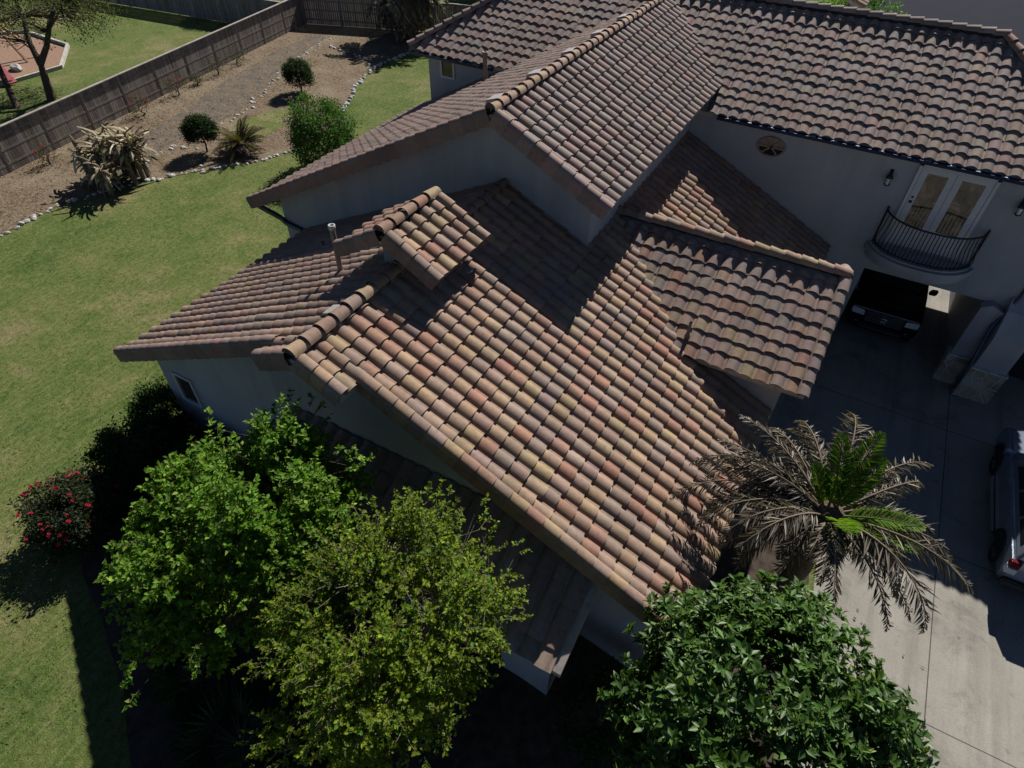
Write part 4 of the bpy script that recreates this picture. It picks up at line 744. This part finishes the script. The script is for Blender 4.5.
# ------------------------------------------------------------------ back yard
def fence(name, pts, h, label, bay=2.4, m='fence'):
    root = empty(name, (*pts[0], 0), label, 'fence'); 
    for a, b in zip(pts, pts[1:]):
        A, B_ = Vector((*a, 0)), Vector((*b, 0)); n = max(1, round((B_-A).length/bay)); d = (B_-A)/n; u = d.normalized(); nn = Vector((u.y, -u.x, 0))
        for i in range(n):
            s0 = A+d*i; z0 = gz(s0.x, s0.y); mb = MB(); nb = 17; w = d.length/nb
            for k in range(nb):
                t = random.uniform(.65, 1.3); tint = (t, t*random.uniform(.92, 1.02), t*random.uniform(.85, 1.02)); p = s0+u*(k*w); q = p+u*(w-.012); hh = h+random.uniform(-.015, .015)
                mb.prism([(p.x, p.y, z0+.03), (q.x, q.y, z0+.03), (q.x, q.y, z0+hh), (p.x, p.y, z0+hh)], nn*-.022, tint)
            build(mb, 'board_panel', M[m], root)
            mb = MB(); p = s0-nn*.03; mb.box((p.x-.045, p.y-.045, z0), (p.x+.045, p.y+.045, z0+h), (1.25, 1.2, 1.15)); build(mb, 'post', M[m], root)
            for z in (.35, h*.52, h-.3): mb = MB(); mb.beam(s0-nn*.012+V(0, 0, z0+z), s0+d-nn*.012+V(0, 0, z0+z), .04, .09, tint=(.95, .92, .9)); build(mb, 'rail', M[m], root)
        mb = MB(); mb.beam(A+V(0, 0, h+.03+gz(*a)), B_+V(0, 0, h+.03+gz(*b)), .15, .035); build(mb, 'cap_board', M['capw'], root)
    return root
fence('board_fence', [(-30.3, 3.0), (-36.6, 36.4)], 1.8, 'long brown wooden board fence between the mulch bed and the neighbouring lawn')
fence('board_fence', [(-36.6, 36.4), (-26.5, 40.2), (-16, 42)], 1.8, 'dark wooden fence along the back, behind the dead palm')
fence('board_fence', [(-62, 31.5), (-36.3, 34.2)], 1.8, 'weathered grey wooden fence across the far side of the neighbouring lawn', m='fence_old')
# edging rocks
rocks = []
for k in range(5):
    bm = bmesh.new(); bmesh.ops.create_icosphere(bm, subdivisions=2, radius=1); o3 = Vector((k*9, 3, 1))
    for v in bm.verts: v.co = v.co*(1+.35*mnoise.noise(v.co*1.3+o3)); v.co = Vector((v.co.x, v.co.y*.8, v.co.z*.6))
    me = D.meshes.new('edging_rock'); bm.to_mesh(me); bm.free(); me.materials.append(M['rock']); rocks.append(me)
def edging(pts, step, lab, grp, smin, smax, jit):
    n = 0; P = [Vector((*p, 0)) for p in pts]
    for a, b in zip(P, P[1:]):
        k = max(1, int((b-a).length/step))
        for i in range(k):
            p = a.lerp(b, (i+random.uniform(-.2, .2))/k)+Vector((random.gauss(0, jit), random.gauss(0, jit), 0)); s = random.uniform(smin, smax)
            o = link('edging_rock', random.choice(rocks), None, None, (p.x, p.y, s*.15)); o.scale = (s, s, s); o.rotation_euler = (random.gauss(0, .2), random.gauss(0, .2), random.uniform(0, 6.3)); tag(o, lab, 'rock', grp); n += 1
    return n
edging(OUT[:10], .21, 'whitish rock in the line edging the lawn side of the mulch bed', 'rocks along the lawn edge', .06, .15, .07)
edging(OUT[10:], .33, 'whitish rock edging the far bed by the narrow strip of lawn', 'rocks edging the far bed', .10, .19, .07)
edging(INN, .36, 'small pale rock in the loose line beside the gravel path', 'rocks beside the gravel path', .07, .14, .12)
edging([(-25.6, 17.4), (-26.4, 18.4), (-27.9, 18.2), (-28.2, 17.2)], .42, 'small pale rock scattered round the clipped ball shrub', 'rocks round the ball shrub', .07, .13, .15)
edging([(-27.2, 32), (-28.5, 32.8), (-30.5, 32.9), (-32.4, 33.6)], .4, 'pale rock at the far end of the path before the dead palm', 'rocks before the dead palm', .09, .16, .15)
# yard plants
G_BALL = [((.018, .038, .014), 5), ((.028, .052, .018), 3)]
shrub('ball_shrub', (-26.4, 18.4, 0), .66, 1.2, 300, 34, .075, G_BALL, 'dark clipped ball shrub on a short stem beside the spiky sago plant', stem=.45, shell=.7, gap=.4)
shrub('ball_shrub', (-27.9, 26.4, 0), .76, 1.4, 300, 34, .075, G_BALL, 'dark clipped ball shrub behind the big leafy bush', stem=.3, shell=.7, gap=.4)
tree('yard_bush', (-20.6, 20.2, 0), (-20.6, 20.2, .8), (-20.6, 20.2, 1.55), (1.4, 1.45, 1.6), 620, 26, .13, .09, [((.045, .12, .014), 4), ((.03, .085, .014), 4), ((.075, .16, .02), 1.5)], 'big rounded green bush between the house eave and the stone-edged bed', 'bush', shell=.55, gap=.16, low=-.9, r0=.08, nl=9)
root = empty('sago_plant', (-25.0, 19.3, 0), 'spiky olive-brown sago plant at the lawn edge beside the ball shrub', 'shrub'); V_ = []; mb = MB(); mb.tube([(-25.0, 19.3, 0), (-25.0, 19.3, .35)], [.2, .17], 9); build(mb, 'trunk', M['palmbark'], root)
for k in range(64):
    r = MB(); lv = frond(r, (-25.0, 19.3, .35), 2.4*k, R_(.15, 1.1), R_(1.05, 1.55), .9, .2, k % 3 == 0, 30); lv = (lv[0], lv[1], lv[2]*np.array([.75, .6, .7]) if k % 3 == 0 else lv[2]*np.array([1.0, .40, 1.5])); V_.append(lv)
    V_.append((np.array([tuple(x) for x in r.v]), np.array([f for q in r.f for f in ((q[0], q[1], q[2]), (q[0], q[2], q[3]))]), np.array(r.c)))
v, t, c = cat3(V_); fast('fronds', v, t, c, M['dry'], root)
# banana clump of broad withered leaves
root = empty('withered_banana_clump', (-27.6, 14.4, 0), 'clump of withered straw-coloured banana plants by the fence', 'plant'); mb = MB(); V_ = []
for k in range(17):
    bx, by = -27.6+R_(-1.1, 1.1), 14.4+R_(-1.0, 1.0); h = R_(.7, 1.9); mb.tube([(bx, by, 0), (bx+R_(-.1, .1), by, h*.6), (bx+R_(-.2, .2), by+R_(-.2, .2), h)], [.12, .10, .06], 7)
    for q in range(26):
        az = R_(0, 6.28); e = R_(-.6, 1.35); L = R_(.45, 1.15); P = np.array([bx, by, h*R_(.55, 1)]); d = np.array([math.cos(az), math.sin(az), 0]); s = np.array([-d[1], d[0], 0]); W = R_(.03, .10); n = 6; pts = []; cc_ = palette([((.40, .335, .22), 4), ((.30, .24, .155), 3), ((.17, .13, .085), 3), ((.42, .37, .27), 1), ((.12, .14, .05), .4)], 1)[0]; ee = e
        for i in range(n+1):
            w = W*math.sin(math.pi*min(1, .12+i/n*.86))*R_(.7, 1.1); pts += [P+s*w+V(0, 0, R_(-.06, 0)), P+V(0, 0, .03), P-s*w+V(0, 0, R_(-.06, 0))]
            P = P+(d*math.cos(ee)+np.array([0, 0, math.sin(ee)]))*L/n; ee -= R_(.0, .38)
        pts = np.array([tuple(x) for x in pts]); tr = []
        for i in range(n): a = i*3; tr += [(a, a+1, a+4), (a, a+4, a+3), (a+1, a+2, a+5), (a+1, a+5, a+4)]
        V_.append((pts, np.array(tr), np.repeat(cc_[None], len(pts), 0)*rng.uniform(.8, 1.15, (len(pts), 1))))
build(mb, 'stems', M['twig'], root, fixn=False); v, t, c = cat3(V_); fast('leaves', v, t, c, M['dry'], root)
# roses along the fence
RB = [(-31.4, 13.9, .7, 'small leggy rose bush by the fence left of the banana clump', True), (-32.5, 19.7, .9, 'red-flowered rose bush at the fence above the banana clump', True), (-33.2, 22.6, .8, 'sparse rose bush with a few pink blooms midway along the fence', True), (-33.9, 26.0, .8, 'bare grey bush at the fence beyond the flowering roses', False), (-34.4, 28.0, .9, 'wider bare grey bush at the fence, nearest the far corner', False), (-33.6, 24.2, .5, 'tiny leafless bush at the fence between the flowering and the grey bushes', False)]
for x, y, r, lab, flw in RB:
    o = shrub('fence_rose', (x, y, 0), r*.7, r*1.2, 40, 9, .07, [((.06, .075, .04), 3), ((.09, .08, .055), 2)], lab, spread=.1, gap=.3, group='bushes along the fence')
    if flw:
        for p in blob(9, (x, y, r*.65), (r*.6, r*.6, r*.55), .9, .4, 1.6, .1): b_ = link('blossom', bl, None, o, Vector(p)-Vector((x, y, 0))); b_.scale = (.8, .8, .8); b_.rotation_euler = (random.uniform(-.6, .6), random.uniform(-.6, .6), 0)
# dead palm at the back, trees behind
spec = []
for k in range(96): spec.append((2.4*k+R_(-.3, .3), R_(-1.2, .9), R_(2.2, 3.7), R_(.8, 1.9), R_(.5, .8), True))
feather_palm('dead_palm', (-28.6, 37.8, 0), 3.3, spec, 'dead brown palm with a shaggy crown before the back fence', (0, 0), 1.5, 2.6)
tree('backyard_tree', (-24.5, 44.5, 0), (-24.5, 44.5, 1.3), (-24.5, 44.5, 2.8), (3.0, 2.6, 2.2), 420, 24, .22, .14, [((.13, .24, .02), 4), ((.09, .18, .02), 3)], 'bright yellow-green tree behind the dead palm and back fence', shell=.5, r0=.14)
tree('backyard_shrub', (-43.0, 36.5, 0), (-43.0, 36.5, .9), (-42.6, 36.3, 1.9), (2.5, 2.0, 1.9), 320, 24, .22, .15, [((.045, .10, .03), 4), ((.03, .07, .025), 3)], 'dark leafy shrub rising behind the fence corner of the neighbouring lawn', 'shrub', shell=.5)
tree('backyard_tree', (-2.2, 42, 0), (-2.2, 42, 1.6), (-2.2, 42, 3.6), (2.2, 2.0, 1.9), 300, 24, .2, .14, [((.10, .21, .03), 4), ((.07, .16, .02), 3)], 'bright green tree showing just over the rear roof ridge', shell=.5)
# neighbour's tree with a forked trunk, and a second one by the frame edge
def forked(base, segs, crown_c, crown_r, ncl, label):
    root = empty('yard_tree', (*base, 0), label, 'tree'); mb = MB(); b = Vector((*base, 0))
    cl = blob(ncl, crown_c, crown_r, .3, .02, .7, -.8); nodes = []
    for pts, r in segs:
        q = [b+Vector(p) for p in pts]; mb.tube(q, list(np.linspace(r, r*.5, len(q))), 8); nodes += q[1:]
    nodes = np.array([tuple(n) for n in nodes])
    for p in cl:
        q = nodes[np.argmin(np.linalg.norm(nodes-p, axis=1))]; mb.tube([q, (p+q)/2+rng.normal(0, .2, 3), p], [.03, .018, .007], 3, cap=False)
    build(mb, 'trunk', M['bark'], root, fixn=False); v, t, c = foliage(cl, 22, .28, .11, [((.075, .10, .03), 4), ((.055, .075, .025), 3), ((.10, .11, .045), 2)], crown_c); fast('crown', v, t, c, M['leaf'], root)
forked((-38.4, 18.6), [([(0, 0, -.1), (.02, .2, 1.2), (-.05, .35, 1.9)], .24), ([(-.05, .3, 1.7), (-.7, .6, 2.6), (-1.1, 1.1, 3.7), (-1.6, 1.3, 4.8)], .16), ([(-.05, .3, 1.7), (.35, .8, 2.5), (.45, 1.5, 3.6), (1.0, 2.2, 4.6)], .16), ([(.4, 1.0, 2.9), (1.0, .9, 3.3), (1.6, 1.6, 4.2)], .08)], (-38.9, 20.6, 4.1), (3.6, 3.6, 2.0), 400, 'sparse olive tree with a dark forked trunk beside the fence on the neighbouring lawn')
forked((-38.9, 17.0), [([(0, 0, -.1), (-.9, .5, 1.0), (-1.8, 1.0, 2.2), (-2.3, 1.4, 3.6)], .17)], (-42.5, 18.8, 4.4), (2.2, 2.4, 1.5), 150, 'leaning thin-trunked tree at the left edge in front of the play area')
# play area
root = empty('timber_border', (-42.5, 18.3, 0), 'pale timber border framing the bark play area', 'border')
for a, b in zip(PLAY, PLAY[1:]+PLAY[:1]): mb = MB(); mb.beam((*a, .09), (*b, .09), .16, .2); build(mb, 'timber', M['timber'], root)
root = empty('swing_set', (-45.2, 21.6, 0), 'brown wooden swing frame with leaning legs on the bark play area', 'swing set')
for a, b in (((-45.0, 21.5, 0), (-46.6, 21.2, 2.4)), ((-45.4, 22.6, 0), (-46.7, 21.3, 2.4)), ((-49.6, 20.2, 0), (-49.3, 20.6, 2.4)), ((-49.4, 21.6, 0), (-49.4, 20.7, 2.4))): mb = MB(); mb.beam(a, b, .11, .11); build(mb, 'leg', M['sidewood'], root)
mb = MB(); mb.beam((-46.2, 21.35, 2.42), (-49.8, 20.5, 2.42), .12, .16); build(mb, 'top_beam', M['sidewood'], root)
for x in (-47.6, -48.4): mb = MB(); y = 21.25+(x+46.65)*.225; mb.tube([(x-.2, y, 2.34), (x-.2, y, .5)], .012, 4); mb.tube([(x+.2, y, 2.34), (x+.2, y, .5)], .012, 4); mb.box((x-.25, y-.1, .46), (x+.25, y+.1, .5)); build(mb, 'swing', M['iron'], root)
root = empty('toy_slide', (-42.65, 18.70, 0), 'red and yellow plastic toy slide at the left edge of the play area', 'toy'); mb = MB(); mb.prism([(-43.10, 18.50, .95), (-43.10, 19.10, .95), (-42.10, 19.10, .08), (-42.10, 18.50, .08)], (0, 0, .07)); mb.box((-43.40, 18.50, .85), (-43.10, 19.10, .95)); build(mb, 'slide', M['toyred'], root)
mb = MB(); mb.prism([(-43.40, 18.45, 0), (-43.10, 18.45, 0), (-43.12, 18.45, 1.2), (-43.35, 18.45, 1.2)], (0, .05, 0)); build(mb, 'side_panel', M['toyyellow'], root); mb = MB(); mb.prism([(-43.40, 19.10, 0), (-43.10, 19.10, 0), (-43.12, 19.10, 1.2), (-43.35, 19.10, 1.2)], (0, .05, 0)); build(mb, 'side_panel', M['toyyellow'], root)
for k in range(4): mb = MB(); mb.box((-43.50, 18.50, .2+.2*k), (-43.35, 19.10, .24+.2*k)); build(mb, 'step', M['toyyellow'], root)
o = link('play_boulder', rocks[1], None, None, (-44.3, 20.4, .12)); o.scale = (.5, .3, .4); tag(o, 'single pale boulder lying on the bark of the play area', 'rock')
# neighbour's house behind
root = empty('neighbour_house', (-26, 54, 0), 'pale grey stucco house of the neighbours far behind the left roof corner', 'house'); mb = MB(); mb.box((-31.5, 50, 0), (-21, 60, 3.2)); build(mb, 'wall', M['stucco'], root)
mb = MB(); mb.add([(-32, 49.5, 3.2), (-20.5, 49.5, 3.2), (-20.5, 60.5, 3.2), (-32, 60.5, 3.2), (-28.5, 55, 5.4), (-24, 55, 5.4)], [(0, 1, 5, 4), (1, 2, 5), (2, 3, 4, 5), (3, 0, 4), (3, 2, 1, 0)], (.25, .2, .17)); build(mb, 'roof', M['tile'], root)
mb = MB(); mb.box((-27.5, 49.97, 1), (-26.3, 50.02, 2.1)); build(mb, 'window', M['pane'], root)

# fallen leaves: nobody could count them
n = 110; P = np.stack([2.6+np.abs(rng.normal(0, 1.2, n)), R_(2, 12, n)], 1); P = np.concatenate([P, np.stack([R_(-14.5, -11, 250), R_(.5, 5, 250)], 1), np.stack([R_(-35, -26.5, 5200), R_(4, 37, 5200)], 1)])
P = P[[not (-27.3 < a < -15 and c_ > 5) for a, c_ in P]]; Z = np.array([gz(a, c_) for a, c_ in P])+.04; n = len(P); lv = leaves(np.column_stack([P, Z]), np.column_stack([rng.normal(size=(n, 2)), R_(-.05, .25, n)]), np.tile([0, 0, 1.0], (n, 1)), R_(.05, .15, n), R_(.02, .06, n), palette([((.26, .20, .12), 3), ((.13, .095, .06), 4), ((.36, .30, .2), 1.2), ((.08, .065, .05), 3)], n), .2)
tag(fast('leaf_litter', *lv, M['dry'], None), kind='stuff')

# grass blades standing in the near and middle lawn
def in_poly(pts, poly):
    x, yy = pts[:, 0], pts[:, 1]; r = np.zeros(len(pts), bool)
    for (x0, y0), (x1, y1) in zip(poly, poly[1:]+poly[:1]):
        c_ = ((y0 > yy) != (y1 > yy)) & (x < (x1-x0)*(yy-y0)/((y1-y0) if y1 != y0 else 1e-9)+x0); r ^= c_
    return r
LAWN = [(-27.0, 6.0), (-27.4, 9.2), (-27.7, 11.8), (-27.1, 13.4), (-25.6, 16.3), (-23.5, 19.2), (-22.9, 21.5), (-23.4, 24.2), (-26.1, 29.3), (-26.8, 33), (-25.5, 36), (-15.5, 27), (-15.3, 12), (-14.6, 9), (-14.6, 5.8), (-13.8, 3.5), (-12.4, 1.6), (-8.8, .1), (-8, -3), (-22, -3)]
P = np.stack([R_(-28, -7, 90000), R_(-3, 36, 90000)], 1); P = P[in_poly(P, LAWN)]
dens = np.array([mnoise.noise(Vector((a*.9, c_*.9, 0)))+.6*mnoise.noise(Vector((a*.22, c_*.22, 4))) for a, c_ in P]); P = P[dens > rng.normal(-.15, .3, len(P))]; n = len(P)
hue = np.array([mnoise.noise(Vector((a*.5, c_*.5, 9)))+.5*mnoise.noise(Vector((a*2, c_*2, 2))) for a, c_ in P]); col = palette([((.105, .155, .030), 4), ((.135, .17, .038), 3), ((.08, .13, .024), 3)], n, .22)
dry_ = (hue+rng.normal(0, .18, n) > .28)[:, None]; col = np.where(dry_, palette([((.24, .21, .11), 3), ((.18, .165, .075), 3)], n, .2), col)
az = rng.uniform(0, 6.283, n); d3 = np.column_stack([np.cos(az), np.sin(az), R_(.15, .9, n)])
lv = leaves(np.column_stack([P, np.full(n, -.005)]), d3, np.column_stack([np.zeros((n, 2)), np.ones(n)])+rng.normal(0, .3, (n, 3)), R_(.03, .085, n), R_(.012, .026, n), col, .15)
tag(fast('grass', *lv, M['leaf'], None), kind='stuff')

# ------------------------------------------------------------------ light, camera
sd = Vector((.075, -1.15, -1)).normalized()
sl = D.lights.new('sun', 'SUN'); sl.energy = 5.0; sl.angle = rad(.53); sl.color = (1, .975, .93)
so = D.objects.new('sun', sl); COL.objects.link(so); so.rotation_euler = sd.to_track_quat('-Z', 'Y').to_euler(); so.location = (0, 0, 60)
w = D.worlds.new('World'); S.world = w; w.use_nodes = True; nt = w.node_tree
sky = nt.nodes.new('ShaderNodeTexSky'); sky.sky_type = 'NISHITA'; sky.sun_disc = False
sky.sun_elevation = math.asin(-sd.z); sky.sun_rotation = math.atan2(-sd.x, -sd.y); sky.air_density = .45; sky.dust_density = 0; sky.ozone_density = 3.0; sky.altitude = 200
nt.links.new(sky.outputs[0], nt.nodes['Background'].inputs[0]); nt.nodes['Background'].inputs[1].default_value = .055
cd_ = D.cameras.new('camera'); cam = D.objects.new('camera', cd_); COL.objects.link(cam); S.camera = cam
cd_.sensor_width = 36; cd_.lens = 630/1024*36; cd_.clip_end = 3000; cd_.clip_start = .1
P_, RO, YA = rad(44.45), rad(1.5), rad(28.0)
fw = Vector((-math.sin(YA)*math.cos(P_), math.cos(YA)*math.cos(P_), -math.sin(P_))); rt0 = Vector((math.cos(YA), math.sin(YA), 0)); up0 = rt0.cross(fw)
rt = rt0*math.cos(RO)+up0*math.sin(RO); up = up0*math.cos(RO)-rt0*math.sin(RO)
mw = Matrix((rt, up, -fw)).transposed().to_4x4(); mw.translation = (0, 0, 13.3); cam.matrix_world = mw
S.view_settings.view_transform = 'Standard'; S.view_settings.look = 'None'; S.view_settings.exposure = 0.5; S.view_settings.gamma = 1
S.render.resolution_x, S.render.resolution_y = 1024, 768
